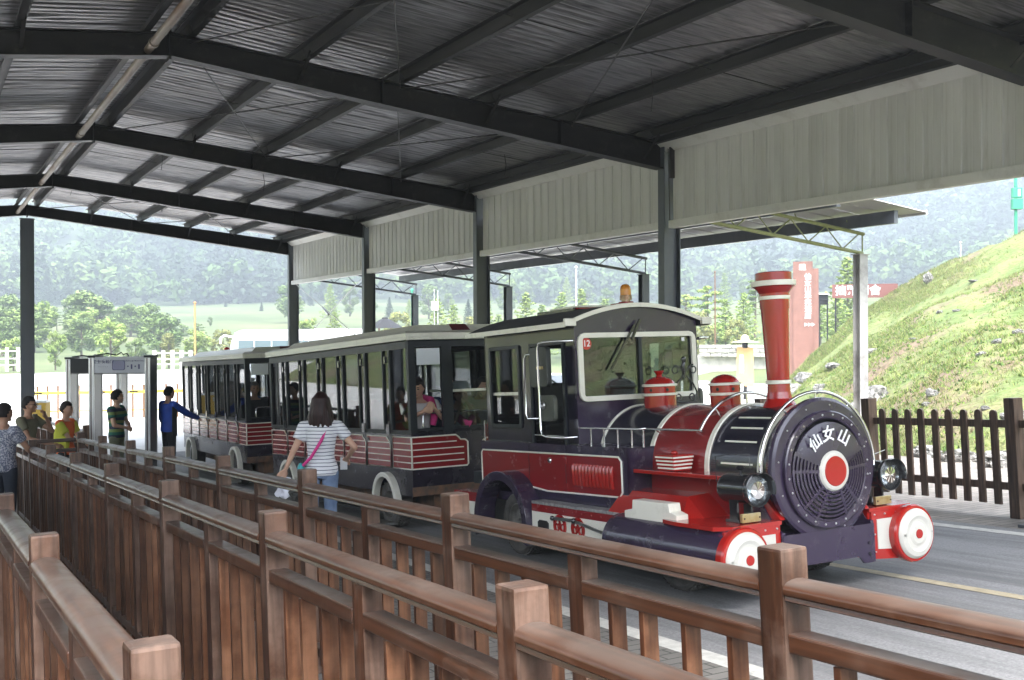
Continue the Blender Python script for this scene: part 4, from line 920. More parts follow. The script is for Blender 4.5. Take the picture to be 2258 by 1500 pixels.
# roof
mb = MB(); X = np.linspace(-.80, .80, 17); n = 17
vs = [(x, y, zroof(x)+dz) for y in (2.235, 4.05) for dz in (0, -.03) for x in X]
fs = []
for i in range(n-1): fs += [(i, i+1, 2*n+i+1, 2*n+i), (n+i, 3*n+i, 3*n+i+1, n+i+1), (i, n+i, n+i+1, i+1), (2*n+i, 2*n+i+1, 3*n+i+1, 3*n+i)]
fs += [(0, 2*n, 3*n, n), (n-1, 2*n-1, 4*n-1, 3*n-1)]
mb.add(vs, fs, 0, False).build('roof', mat('dark_roof_felt', (.03, .03, .032), .75, c2=(.06, .06, .06), scale=(5, 5, 5), bump=.003), loco)
mb = MB(); vs = [(x, y, zroof(x)+dz) for y in (2.222, 2.234) for dz in (.003, -.036) for x in X]; mb.add(vs, fs).build('roof_front_trim', CREAM, loco)
for s in (-1, 1):
    a, b = sorted((s*.802, s*.815)); MB().box(a, 2.225, zroof(.8)-.04, b, 4.05, zroof(.8)+.005).build('roof_side_trim', CREAM, loco)
    a, b = sorted((s*.70, s*.815)); MB().box(a, 2.2, 2.09, b, 2.233, 2.155).build('roof_corner', CREAM, loco, bevel=.006)
b_ = MB().box(-.26, 2.9, 2.25, .26, 3.55, 2.30).build('roof_box', BLACK, loco); MB().box(-.24, 2.85, 2.301, .24, 3.35, 2.318).build('roof_box_lid', CREAM, loco); MB().box(-.23, 2.86, 2.285, .23, 3.34, 2.3).build('roof_box_band', DRED, loco)
be = MB().box(-.12, 2.33, 2.275, .12, 2.5, 2.30).cyl((0, 2.42, 2.3), (0, 2.42, 2.315), .07, 16).build('beacon_base', DRED, loco, bevel=.004)
MB().cyl((0, 2.42, 2.33), (0, 2.42, 2.375), .055, 20).cyl((0, 2.42, 2.315), (0, 2.42, 2.33), .042, 12).build('beacon_collar', mat('rusty_chrome', (.35, .28, .2), .35, .8, c2=(.2, .1, .05), scale=(20, 20, 20)), loco)
am = mat('amber_plastic', (.75, .28, .03), .15, coat=.6); am.node_tree.nodes['Principled BSDF'].inputs['Transmission Weight'].default_value = .35
MB().lathe([(.05, 2.375), (.05, 2.43), (.044, 2.455), (.028, 2.472), (0, 2.478)], o=(0, 2.42, 0), n=24).build('beacon_dome', am, loco)
# boiler
BZ, BR = .893, .48
A0, A1 = -.02, PI+.02
mb = MB().lathe([(BR, .13), (BR, .80)], o=(0, 0, BZ), ax='y', n=48, a0=A0, a1=A1).build('boiler_front_section', NAVY, loco)
MB().lathe([(BR+.004, .80), (BR+.004, 1.50)], o=(0, 0, BZ), ax='y', n=48, a0=A0, a1=A1).build('boiler_red_section', DRED, loco)
MB().lathe([(BR, 1.50), (BR, 2.27)], o=(0, 0, BZ), ax='y', n=48, a0=A0, a1=A1).build('boiler_rear_section', NAVY, loco)
for y0, w_, r in ((.225, .05, BR+.012), (.80, .05, BR+.014), (1.50, .05, BR+.014), (2.235, .03, BR+.010)):
    MB().lathe([(r-.012, y0), (r, y0+.004), (r, y0+w_-.004), (r-.012, y0+w_)], o=(0, 0, BZ), ax='y', n=48, a0=A0, a1=A1).build('boiler_band', CREAM, loco)
for k in range(1, 3):
    pass
for sgn in (0, 1):
    for a in (8, 28, 42, 55):
        t = math.radians(a if sgn else 180-a); MB().obox((math.cos(t)*(BR+.001), .50, BZ+math.sin(t)*(BR+.001)), (.007, .34, .014), Matrix.Rotation(-t, 3, 'Y')).build('boiler_stripe', CREAM, loco)
# chimney and domes
ch = MB().lathe([(.135, 1.355), (.12, 1.38), (.098, 1.42), (.088, 1.47), (.085, 1.53)], o=(0, .52, 0), n=40)
ch.lathe([(.085, 1.56), (.094, 1.8), (.108, 2.15), (.109, 2.17)], o=(0, .52, 0), n=40).lathe([(.109, 2.2), (.114, 2.22), (.145, 2.262), (.16, 2.272)], o=(0, .52, 0), n=40)
ch.lathe([(.138, 2.315), (.138, 2.375), (.125, 2.38), (.118, 2.375), (.11, 2.1), (0, 2.1)], o=(0, .52, 0), n=40); chim = ch.build('chimney', RED, loco)
for r, z0, z1 in ((.095, 1.53, 1.56), (.118, 2.17, 2.2), (.168, 2.272, 2.315)):
    MB().lathe([(r-.03, z0), (r, z0+.002), (r+.002, z1-.002), (r-.05, z1)], o=(0, .52, 0), n=40).build('chimney_ring', CREAM, chim)
def dome(y, r, z0, name, finial):
    p = [(r+.015, z0), (r, z0+.012), (r, z0+.20)]+[(r*math.cos(t), z0+.20+(.085)*math.sin(t)) for t in np.linspace(0, PI/2, 9)]
    if finial: p = p[:-2]+[(.030, z0+.280), (.022, z0+.295), (.044, z0+.325), (.046, z0+.332), (.0, z0+.327)]
    d = MB().lathe(p, o=(0, y, 0), n=36).build(name, RED, loco)
    for zz in (z0+.115, z0+.195): MB().lathe([(r, zz), (r+.012, zz+.003), (r+.012, zz+.02), (r, zz+.023)], o=(0, y, 0), n=36).build('dome_ring', CREAM, d)
    for a in (-160, -100, -50): t = math.radians(a); MB().cyl((math.cos(t)*(r-.02), y+math.sin(t)*(r-.02), z0+.165), (math.cos(t)*(r+.0015), y+math.sin(t)*(r+.0015), z0+.165), .014, 12).build('dome_hole', VOID, d)
dome(1.13, .122, 1.335, 'sand_dome', False); dome(1.985, .142, 1.34, 'steam_dome', True)
# smokebox front
sb = MB().lathe([(.40, .092), (.415, .085), (.49, .09), (.512, .10), (.515, .13), (.50, .17), (.48, .175)], o=(0, 0, .912), ax='y', n=64).build('smokebox_ring', PURPLE, loco)
MB().lathe([(.365, .06), (.375, .052), (.415, .052), (.425, .06), (.425, .095)], o=(0, 0, .905), ax='y', n=64).build('smokebox_inner_ring', PURPLE, loco)
MB().lathe([(0, .13), (.42, .13)], o=(0, 0, .905), ax='y', n=48).build('radiator_recess', VOID, loco)
# radiator fins seen through the slots
mb = MB()
for k in range(26): z = .905-.30+.012*k; hw = math.sqrt(max(0, .35**2-(z-.905)**2)); mb.box(-hw, .118, z, hw, .124, z+.003)
mb.build('radiator_fins', STEEL, loco)['kind'] = 'stuff'
CZ = .895
def ysh(r): return .05-.055*(1-(r/.37)**1.6)        # the cover bulges forward
gr = MB()
rr = [.145, .174, .203, .232, .261, .290, .319, .348]
for i in range(len(rr)):           # ribs in the lower half, solid in the upper
    r0, r1 = rr[i], rr[i]+.0145
    gr.lathe([(r0, ysh(r0)+.012), (r0, ysh(r0)), (r1, ysh(r1)), (r1, ysh(r1)+.012)], o=(0, 0, CZ), ax='y', n=56, a0=PI-.42, a1=2*PI+.42)
for a in (-.42+PI, PI-.05, PI+.75, PI+1.15, 2*PI-1.15, 2*PI-.75, 2*PI+.05, 2*PI+.42):
    c, s_ = math.cos(a), math.sin(a); gr.beam((.14*c, ysh(.14)+.004, CZ+.14*s_), (.365*c, ysh(.365)+.004, CZ+.365*s_), .022 if abs(a-PI+.42) > .01 else .03, .012, up=(0, 1, 0))
gr.build('grille', PURPLE, loco)
prof = [(r, ysh(r)) for r in np.linspace(.11, .352, 8)]
MB().lathe(prof+[(.352, ysh(.352)+.02)], o=(0, 0, CZ), ax='y', n=40, a0=.42, a1=PI-.42).build('smokebox_door_shell', PURPLE, loco)
for a0, a1 in ((.42, .95), (1.0, 1.95), (2.0, PI-.42)):
    pass
MB().lathe([(.105, ysh(.1)), (.12, ysh(.1)-.012), (.135, ysh(.1)-.008), (.15, ysh(.15)+.004)], o=(0, 0, CZ), ax='y', n=40).lathe([(0, ysh(.1)-.011), (.12, ysh(.1)-.012)], o=(0, 0, CZ), ax='y', n=40).build('badge_rim', WHITEP, loco)
MB().lathe([(0, ysh(.1)-.018), (.104, ysh(.1)-.017), (.108, ysh(.1)-.012)], o=(0, 0, CZ), ax='y', n=40).build('red_badge', RED, loco)
mb = MB()
for k in range(24):
    a = 2*PI*k/24+.1; mb.ball((.395*math.cos(a), .053, .905+.395*math.sin(a)), .009, n=8)
    if k % 2: mb.ball((.46*math.cos(a), .088, .912+.46*math.sin(a)), .007, n=8)
mb.build('rivets', STEEL, loco)['kind'] = 'stuff'
tw = mat('letter_white', (.82, .82, .84), .35)
for chh, a, s_ in (('仙', 127, .125), ('女', 96, .125), ('山', 62, .12)):
    t = math.radians(a); R = .262
    text(loco, chh, s_, Matrix.Translation((R*math.cos(t), ysh(R)-.012, CZ+R*math.sin(t))) @ FACE_Y @ Matrix.Rotation(t-PI/2, 4, 'Z') @ Matrix.Rotation(.12, 4, 'X'), tw, 'lettering', .003)
# chrome hoops over the boiler
def hoop(y, a0, a1, r=.575): return [(r*math.cos(t), y, .893+r*math.sin(t)) for t in np.radians(np.linspace(a0, a1, 26))]
MB().path([(.5, .15, .885), (.565, .15, .885)]+hoop(.15, 4, 176)+[(-.565, .15, .885), (-.5, .15, .885)], .0125, 10).build('front_hoop', CHROME, loco)
MB().path(hoop(.88, 32, 148), .0125, 10).build('rear_hoop', CHROME, loco)
for y in (.15, .88):
    for a in (55, 90, 125): t = math.radians(a); MB().cyl((.48*math.cos(t), y, .893+.48*math.sin(t)), (.575*math.cos(t), y, .893+.575*math.sin(t)), .008, 8).build('hoop_stay', CHROME, loco)
for s in (-1, 1):
    mb = MB(); mb.cyl((s*.49, .86, 1.198), (s*.49, 1.6, 1.198), .0095, 8)
    for y in (.95, 1.45): mb.cyl((s*.49, y, 1.198), (s*.40, y, 1.15), .007, 6)
    mb.build('boiler_handrail', CHROME, loco)
for s in (-1, 1):
    mb = MB(); x = s*.665; mb.path([(x, 2.38, 1.205), (x, 1.44, 1.21), (s*.60, 1.42, 1.212)], .009, 8)
    for y in np.linspace(2.3, 1.52, 5): mb.cyl((x, y, 1.06), (x, y, 1.205), .0085, 8)
    mb.cyl((s*.61, 1.44, 1.06), (s*.61, 1.44, 1.21), .0085, 8); mb.build('side_gallery_rail', CHROME, loco)
# side shelves, hoods, cylinders
for s in (-1, 1):
    X_ = lambda v: s*v
    def bx(x0, x1, *r): a, b = sorted((s*x0, s*x1)); return a, b
    a, b = bx(.40, .68); MB().box(a, .42, .86, b, 1.66, .89).build('side_shelf', RED, loco, bevel=.004)
    a, b = bx(.30, .50); MB().box(a, .42, .5, b, 1.6, .86).build('boiler_skirt', DRED, loco)
    # chamfered red hood
    P = [(s*.50, .73), (s*.70, .72), (s*.865, .56), (s*.865, .50), (s*.5, .50)]
    MB().prism([(p[0], p[1]) for p in P], 'y', .80, 1.62).build('red_hood', RED, loco, bevel=.004)
    v = [(s*.5, .80, .73), (s*.70, .80, .72), (s*.865, .80, .56), (s*.5, .58, .58), (s*.72, .60, .575), (s*.865, .70, .555), (s*.5, .80, .5), (s*.5, .58, .5), (s*.72, .6, .5), (s*.865, .70, .5), (s*.865, .8, .5)]
    MB().add(v, [(0, 1, 4, 3), (1, 2, 5, 4), (3, 4, 8, 7), (4, 5, 9, 8), (2, 10, 9, 5), (0, 3, 7, 6)]).build('hood_nose', RED, loco)
    a, b = bx(.44, .95)
    MB().prism([(s*.44, .10), (s*.885, .10), (s*.985, .20), (s*.985, .62), (s*.95, .8), (s*.44, .8)], 'z', .548, .576).build('bumper_shelf', RED, loco)
    a, b = bx(.44, .66); MB().box(a, .12, .20, b, .5, .547).build('bumper_box', RED, loco)
    fo = [(s*.46, .20), (s*.80, .17), (s*.97, .30), (s*.97, .547), (s*.46, .547)]; 
    MB().prism(fo, 'y', .10, .119).build('bumper_face', RED, loco)
    MB().prism([(s*.51, .27), (s*.76, .25), (s*.76, .49), (s*.51, .49)], 'y', .094, .0995).build('bumper_panel', WHITEP, loco)
    mb = MB(); [mb.ball((s*q, .098, .525), .008, n=8) for q in (.49, .60, .72)]; [mb.ball((s*.487, .098, q), .007, n=8) for q in (.25, .38)]; mb.build('rivets', STEEL, loco)['kind'] = 'stuff'
    # cylinder drum
    cx, cz = s*.845, .36
    MB().lathe([(0, 1.5), (.15, 1.5), (.20, 1.46), (.207, 1.40), (.207, .10), (.0, .10)], o=(cx, 0, cz), ax='y', n=48).build('cylinder_drum', PURPLE, loco)
    MB().lathe([(.195, .105), (.216, .10), (.218, .045), (.208, .03), (.18, .026)], o=(cx, 0, cz-.003), ax='y', n=48).build('cylinder_red_rim', RED, loco)
    d = MB().lathe([(0, -.006), (.07, -.006), (.09, .004), (.11, .004), (.135, -.004), (.17, .004), (.188, .022), (.19, .035)], o=(cx, 0, cz-.003), ax='y', n=48).build('cylinder_cover', WHITEP, loco)
    MB().lathe([(0, -.012), (.034, -.012), (.036, -.006)], o=(cx, 0, cz-.003), ax='y', n=24).build('red_dot', RED, loco)
    MB().cyl((cx+.15*s*-1, -.004, cz), (cx+.15*s*-1, -.012, cz), .008, 10).cyl((cx+.15*s, .002, cz+.0), (cx+.15*s, -.006, cz), .008, 10).build('cover_bolt', STEEL, loco)
    # cream stepped block over the drum
    a, b = bx(.82, .93)
    MB().prism([(.66, .53), (1.30, .53), (1.30, .60), (1.20, .62), (1.19, .69), (.75, .69), (.74, .63), (.66, .61)], 'x', a, b).build('valve_chest', CREAM, loco, bevel=.005)
    # slanted brace plates beside the smokebox
    MB().prism([(.10, .577), (.60, .577), (.60, .84), (.34, .80)], 'x', min(s*.40, s*.445), max(s*.40, s*.445)).build('slanted_brace', RED, loco, bevel=.004)
    # purple gusset inside the beam
    MB().prism([(.085, .38), (.085, .49), (.13, .50), (.42, .86), (.6, .86), (.6, .38)], 'x', min(s*.46, s*.43), max(s*.46, s*.43)).build('beam_gusset', PURPLE, loco)
    # headlamp
    hl = MB().lathe([(.0, .43), (.06, .43), (.098, .40), (.104, .38), (.104, .12), (.112, .115), (.118, .10), (.118, .075), (.108, .07), (.102, .085)], o=(s*.665, 0, .81), ax='y', n=40).build('headlamp', BLACK, loco)
    MB().lathe([(.118, .075), (.125, .0705), (.125, .03), (.119, .03), (.118, .07)], o=(s*.665, 0, .81), ax='y', n=40, a0=-.3, a1=PI*.62).build('lamp_hood', BLACK, hl)
    MB().lathe([(.10, .088), (.085, .12), (.06, .155), (.03, .18), (.0, .19)], o=(s*.665, 0, .81), ax='y', n=40, smooth=False).build('reflector', CHROME, hl)
    MB().lathe([(0, .078), (.06, .08), (.103, .09)], o=(s*.665, 0, .81), ax='y', n=32).build('lamp_lens', GLASS, hl)
    MB().cyl((s*.665, .25, .91), (s*.665, .25, .955), .013, 10).lathe([(0, .975), (.022, .972), (.036, .958), (.02, .95), (.012, .94)], o=(s*.665, .25, 0), n=16).build('lamp_knob', BLACK, hl)
    MB().box(s*.665-.075, .22, .577, s*.665-.055, .30, .76).box(s*.665+.055, .22, .577, s*.665+.075, .30, .76).box(s*.665-.08, .2, .577, s*.665+.08, .34, .60).build('lamp_bracket', BLACK, loco, bevel=.003)
    bp_ = MB().box(s*.665-.085, .155, .582, s*.665+.085, .185, .645).build('lamp_plate', BRASS, loco, bevel=.006)
    [MB().ball((s*.665+q, .152, .613), .007, n=8).build('plate_screw', RUST, loco) for q in (-.07, .07)]
    if s < 0: MB().path([(-.76, .40, .86), (-.76, .40, 1.04), (-.70, .30, 1.055), (-.62, .2, 1.05), (-.62, .2, .93)], .004, 6).build('wire_guard', BLACK, loco)
    else: MB().path([(.60, .16, .97), (.78, .22, .985)], .003, 5).build('wire_guard', STEEL, loco)
    for z in (.25, .33): MB().cyl((s*.40, .078, z), (s*.40, .07, z), .012, 6).build('beam_bolt', BLACK, loco)
# front beam
MB().prism([(-.45, .24), (.30, .24), (.345, .185), (.46, .185), (.46, .47), (-.45, .47)], 'y', .08, .10).box(-.46, .10, .452, .46, .6, .47).build('front_beam', PURPLE, loco)
MB().box(-.42, .60, .3, .42, .62, .8).build('bulkhead', PURPLE, loco)
# ribbed red lantern on the left shelf
for s in (-1, 1):
    lp_ = MB()
    lp_.add([(s*.68, .98, .895), (s*.68, 1.17, .895), (s*.52, 1.17, .895), (s*.52, .98, .895), (s*.70, .96, 1.02), (s*.70, 1.19, 1.02), (s*.50, 1.19, 1.02), (s*.50, .96, 1.02)], [(0, 1, 5, 4), (1, 2, 6, 5), (2, 3, 7, 6), (3, 0, 4, 7), (4, 5, 6, 7), (0, 3, 2, 1)])
    la = lp_.build('side_vent', RED, loco, bevel=.003); MB().ball((s*.6, 1.07, 1.03), .03, n=12, sc_=(1, 1, .6)).build('vent_cap', RED, la)
    for i in range(4):
        z = .91+.028*i; e = .004+.02*(z-.895)/.125
        a, b = sorted((s*(.68+e), s*(.676+e))); MB().box(a, .985-e*.9, z, b, 1.165+e*.9, z+.012).box(min(s*(.52-e), s*(.68+e)), .975-e, z, max(s*(.52-e), s*(.68+e)), .979-e, z+.012).build('vent_slat', CREAM, la)
# mirrors and chrome tubes on the left cab side
def tube(pts, r=.0115, name='mirror_arm'): 
    return MB().path(pts, r, 10).build(name, CHROME, loco)
for s in (-1, 1):
    x = s*.84
    m_ = MB().prism(rrect(2.49, 1.57, 2.78, 1.93, .045, 4), 'x', min(x, x-s*.05), max(x, x-s*.05)).build('mirror_housing', mat('mirror_plastic', (.022, .026, .024), .42) if s < 0 else MATS['mirror_plastic'], loco, bevel=.008)
    MB().prism(rrect(2.40, 1.27, 2.66, 1.50, .05, 4), 'x', min(x+s*.0, x-s*.04), max(x+s*.0, x-s*.04)).build('lower_mirror_housing', mat('mirror_plastic_dusty', (.05, .055, .045), .5, c2=(.09, .095, .07), scale=(8, 8, 8)) if s < 0 else MATS['mirror_plastic_dusty'], loco, bevel=.008)
    tube([(s*.70, 2.27, 1.965), (x, 2.3, 1.965), (x+s*.02, 2.5, 1.965), (x+s*.03, 2.56, 1.955), (x+s*.03, 2.585, 1.90), (x+s*.03, 2.585, 1.20), (x+s*.03, 2.56, 1.15), (x+s*.02, 2.5, 1.135), (x, 2.3, 1.13), (s*.70, 2.27, 1.13)])
    tube([(s*.80, 2.80, 1.87), (s*.80, 2.9, 1.87), (s*.80, 2.935, 1.83), (s*.80, 2.945, 1.33), (s*.80, 2.92, 1.29), (s*.70, 2.86, 1.285)])
    tube([(s*.72, 2.93, 1.135), (s*.72, 2.32, 1.13)], .008)
    MB().lathe([(.028, -.012), (.036, 0), (.028, .012)], o=(x+s*.012, 2.565, 1.41), ax='x', n=20).build('mirror_clamp', STEEL, loco)
    MB().box(min(x+s*.001, x+s*.03), 2.55, 1.73, max(x+s*.001, x+s*.03), 2.62, 1.755).build('clamp_bracket', BRASS, loco)
# wrought iron scroll ornament
def scroll(cx, cz, y, r0, turns, a0, dr, n=22): return [(cx+(r0-dr*k/n)*math.cos(a0+turns*2*PI*k/n), y, cz+(r0-dr*k/n)*math.sin(a0+turns*2*PI*k/n)) for k in range(n+1)]
mb = MB(); y = 2.08; cx = .36
mb.ball((cx, y, 1.765), .03, n=12, sc_=(1, .4, 1)); mb.path([(cx, y, 1.74), (cx-.012, y, 1.70), (cx, y, 1.66), (cx-.01, y, 1.60)], [.018, .024, .02, .016], 8)
for s in (-1, 1):
    mb.path(scroll(cx+s*.105, 1.675, y, .042, 1.1*s, PI/2+s*0, .018), .007, 6); mb.path([(cx+s*.105, y, 1.717), (cx+s*.05, y, 1.70), (cx+s*.012, y, 1.64)], .007, 6)
    mb.path([(cx+s*.02, y, 1.62), (cx+s*.10, y, 1.54), (cx+s*.135, y, 1.47), (cx+s*.13, y, 1.42), (cx+s*.09, y, 1.39)], .008, 6); mb.path(scroll(cx+s*.075, 1.425, y, .038, 1.2*s, -PI/2, .02), .007, 6)
mb.path([(cx-.12, y, 1.385), (cx+.12, y, 1.385)], .008, 6); mb.build('scroll_ornament', BLACK, loco)
# tow coupling, exhaust, tail lamp
MB().box(-.08, 3.95, .3, .08, 5.0, .36).box(-.3, 3.96, .5, .3, 4.05, .58).build('tow_bar', RUST, loco)
MB().cyl((-.62, 2.5, .2), (-.62, 2.15, .2), .05, 16, caps=False).cyl((-.62, 2.14, .2), (-.62, 2.9, .2), .045, 16).build('exhaust_pipe', STEEL, loco)
MB().box(-.70, 4.0, .62, -.45, 4.2, .74).build('rear_step_box', GREYPL, loco)
MB().box(-.6, 4.02, 1.07, -.52, 4.06, 1.22).build('tail_lamp', mat('tail_lamp_red', (.6, .03, .02), .2, coat=.5), loco, bevel=.01)
MB().cyl((-.63, 4.05, .98), (-.63, 4.05, 1.25), .012, 8).build('rear_pole', CHROME, loco)
# ================================================================ passenger coaches; local x across (0 centre), y from the front wall back
def coach(M, label):
    c = thing('passenger_coach', label, 'coach', M, 'passenger coaches of the tourist train')
    W, L = .80, 4.95
    y_doors = [.54+.735*i for i in range(7)]
    mb = MB()
    for s in (-1, 1):
        a, b = sorted((s*W, s*(W-.025))); mb.prism(arch_arches(), 'x', a, b)
    mb.box(-W+.02, 0, .50, W-.02, .025, 1.12).box(-W+.02, L-.025, .42, W-.02, L, 1.12)
    mb.build('lower_body', COACHP, c)
    MB().box(-W+.03, .03, .44, W-.03, L-.03, .47).build('floor', DARK, c); MB().box(-.5, .1, .2, .5, L-.1, .44).build('chassis', RUST, c)
    MB().box(-W-.01, -.01, .40, W+.01, .0, .50).build('front_sill', RUST, c)
    # posts
    for s in (-1, 1):
        a, b = sorted((s*(W+.002), s*(W-.045)))
        for y in [0]+y_doors:
            w_ = .05 if y else .06; MB().box(a, y-(.0 if not y else w_/2), 1.10, b, y+(w_ if not y else w_/2), 2.12).build('post', GREYPL, c)
        MB().box(a, .0, 2.05, b, L, 2.13).build('cant_rail', GREYPL, c); MB().box(a, .06, 1.085, b, L, 1.13).build('window_sill', GREYPL, c)
        # panes
        e = [.06]+y_doors
        for i in range(7):
            y0, y1 = (.06, .515) if i == 0 else (y_doors[i-1]+.025, y_doors[i]-.025)
            p = MB().box(min(s*(W-.02), s*(W-.025)), y0, 1.13, max(s*(W-.02), s*(W-.025)), y1, 2.05).build('window_pane', GLASS, c)
            if i:
                ym = y0+.16
                MB().box(min(s*(W-.0), s*(W-.035)), ym, 1.13, max(s*(W-.0), s*(W-.035)), ym+.03, 2.05).build('window_mullion', GREYPL, c)
                MB().box(min(s*(W+.003), s*(W+.03)), y0+.02, 1.9, max(s*(W+.003), s*(W+.03)), y0+.055, 1.98).build('window_catch', BLACK, c)
                if i in (1, 2, 3): MB().box(min(s*(W-.03), s*(W-.04)), ym+.03, 1.53, max(s*(W-.03), s*(W-.04)), y1, 1.56).build('sash_bar', STEEL, c)
        # striped door panels
        sx = lambda v: s*v
        for i in range(7):
            y0, y1 = (.03, .50) if i == 0 else (y_doors[i-1]+.02, y_doors[i]-.02)
            z0, z1 = .70, 1.055; xx = s*(W+.004)
            if i == 0: out = [(y0-.03, z0), (y1, z0), (y1, z1), (y0-.03, z1)]
            else: out = [(y0+.01, z0), (y1, z0), (y1, z1), (y0+.11, z1), (y0+.085, z1-.03), (y0+.04, z1-.05), (y0+.01, z1-.09)]
            d = MB().prism(out, 'x', min(xx, s*(W-.001)), max(xx, s*(W-.001))).build('door_panel' if i else 'corner_panel', DRED, c)
            xo = s*(W+.007)
            MB().path([(xo, *p) for p in out], .0085, 5, closed=True).build('panel_border', CREAM, d)
            mb = MB()
            for q in range(1, 5):
                z = z0+(z1-z0)*q/5; mb.box(min(xo, s*(W+.003)), y0+(.02 if i else -.03), z-.006, max(xo, s*(W+.003)), y1-.01, z+.006)
            mb.build('panel_stripes', CREAM, d)
            if i: MB().box(min(s*(W+.004), s*(W+.02)), y0+.0, 1.09, max(s*(W+.004), s*(W+.02)), y0+.09, 1.2).build('latch', BLACK, c, bevel=.003); MB().box(min(s*(W+.004), s*(W+.02)), y1-.07, .99, max(s*(W+.004), s*(W+.02)), y1-.03, 1.03).build('door_handle', BLACK, c)
        # cream wheel arches
        for yc in (.68, 4.15):
            fo, fi = arc(yc, .30, .345, -14, 194, 20), arc(yc, .30, .288, -14, 194, 20); n = len(fo); a, b = s*(W-.01), s*(W+.075)
            vs = [(a, *p) for p in fo]+[(b, *p) for p in fo]+[(a, *p) for p in fi]+[(b, *p) for p in fi]; fs = []
            for k in range(n-1): fs += [(k, k+1, n+k+1, n+k), (2*n+k, 3*n+k, 3*n+k+1, 2*n+k+1), (k, 2*n+k, 2*n+k+1, k+1), (n+k, n+k+1, 3*n+k+1, 3*n+k)]
            MB().add(vs, fs).build('wheel_arch', CREAM, c, bevel=.01)
            wheel(c, s*(W-.10), yc, .86, s*-1 if s > 0 else 1, .27)
        MB().box(min(s*.80, s*.95), 1.15, .17, max(s*.80, s*.95), 3.7, .20).build('side_step', GREYPL, c)
        MB().box(min(s*.8, s*.97), .45, .05, max(s*.8, s*.97), .95, .075).build('small_step', STEEL, c)
        mb = MB()
        for y in np.arange(.2, 4.9, .37): mb.ball((s*(W+.001), y, .60), .008, n=6); mb.ball((s*(W+.001), y+.1, .45), .007, n=6)
        mb.build('bolts', CHROME, c)['kind'] = 'stuff'
    # front and rear ends
    for e, y, f in ((0, 0, 1), (1, L, -1)):
        ya, yb = sorted((y, y+f*.045))
        for x0, x1 in ((-.80, -.72), (-.39, -.26), (.26, .39), (.72, .80)): MB().box(x0, ya-.002*(f > 0), 1.10, x1, yb, 2.13).build('end_post', GREYPL, c)
        MB().box(-.8, ya, 1.085, .8, yb, 1.15).build('end_sill', GREYPL, c); MB().box(-.8, ya, 2.06, .8, yb, 2.14).build('end_header', GREYPL, c)
        for x0, x1 in ((-.72, -.39), (-.26, .26), (.39, .72)):
            if x0 == -.26 and e == 0: zt_ = 1.55
            else: zt_ = 2.06
            if e == 0 and x0 == -.72: continue
            yy = sorted((y+f*.02, y+f*.025)); MB().box(x0, yy[0], 1.15, x1, yy[1], zt_).build('end_pane', GLASS, c)
            if zt_ < 2: MB().box(x0, yy[0]-.004, 1.54, x1, yy[1]+.004, 1.57).build('pane_edge', STEEL, c)
        for s in (-1, 1):
            out = [(s*.80, .70), (s*.12, .70), (s*.10, .72), (s*.10, .97), (s*.13, .995), (s*.19, 1.0), (s*.215, 1.03), (s*.25, 1.055), (s*.80, 1.055)]
            yf = y-f*.004; d = MB().prism(out, 'y', min(yf, y), max(yf, y)).build('end_panel', DRED, c); yo = y-f*.007
            MB().path([(p[0], yo, p[1]) for p in out], .0095, 5, closed=True).build('panel_border', CREAM, d); mb = MB()
            for q in range(1, 5): z = .70+.355*q/5; x_in = .24 if q == 4 else .15; mb.box(min(s*.79, s*x_in), min(yo, y), z-.006, max(s*.79, s*x_in), max(yo, y), z+.006)
            mb.build('panel_stripes', CREAM, d)
    mb = MB(); mb.path([(-.62, .06, 1.16), (-.62, .06, 1.29), (-.58, .06, 1.315), (.58, .06, 1.315), (.62, .06, 1.29), (.62, .06, 1.16)], .012, 8); mb.build('grab_bar', CHROME, c)
    MB().box(-.70, -.004, 1.86, -.41, -.001, 2.045).build('paper_notice', mat('paper_white', (.72, .75, .8), .6) if 'paper_white' not in MATS else MATS['paper_white'], c)
    # roof
    ev = 2.14; e = .05
    MB().box(-W-e, -e-.02, ev, W+e, L+e, ev+.035).build('roof_gutter', CREAM, c, bevel=.006)
    mb = MB(); v = [(-W-e, -e-.02), (W+e, -e-.02), (W+e, L+e), (-W-e, L+e)]; v2 = [(-W+.02, .10), (W-.02, .10), (W-.02, L-.08), (-W+.02, L-.08)]
    mb.add([(x, y, ev+.035) for x, y in v]+[(x, y, ev+.075) for x, y in v]+[(x, y, ev+.11) for x, y in v2], [(0, 1, 5, 4), (1, 2, 6, 5), (2, 3, 7, 6), (3, 0, 4, 7), (4, 5, 9, 8), (5, 6, 10, 9), (6, 7, 11, 10), (7, 4, 8, 11), (8, 9, 10, 11)]).build('roof', CREAM, c)
    o_, i_ = [(-.62, .22), (.62, .22), (.62, L-.2), (-.62, L-.2)], [(-.52, .34), (.52, .34), (.52, L-.32), (-.52, L-.32)]
    MB().add([(x, y, ev+.11) for x, y in o_]+[(x, y, ev+.19) for x, y in i_], [(0, 1, 5, 4), (1, 2, 6, 5), (2, 3, 7, 6), (3, 0, 4, 7), (4, 5, 6, 7)]).build('roof_crown', CREAM, c, bevel=.015)
    MB().add([(-.12, .214, ev+.11), (.12, .214, ev+.11), (.11, .337, ev+.1955), (-.11, .337, ev+.1955), (.11, .9, ev+.1955), (-.11, .9, ev+.1955)], [(0, 1, 2, 3), (3, 2, 4, 5)]).build('roof_stripe', mat('maroon_paint', (.11, .012, .012), .4) if 'maroon_paint' not in MATS else MATS['maroon_paint'], c)
    MB().box(-W+.05, .05, 2.09, W-.05, L-.05, 2.12).build('ceiling', GREYPL, c)
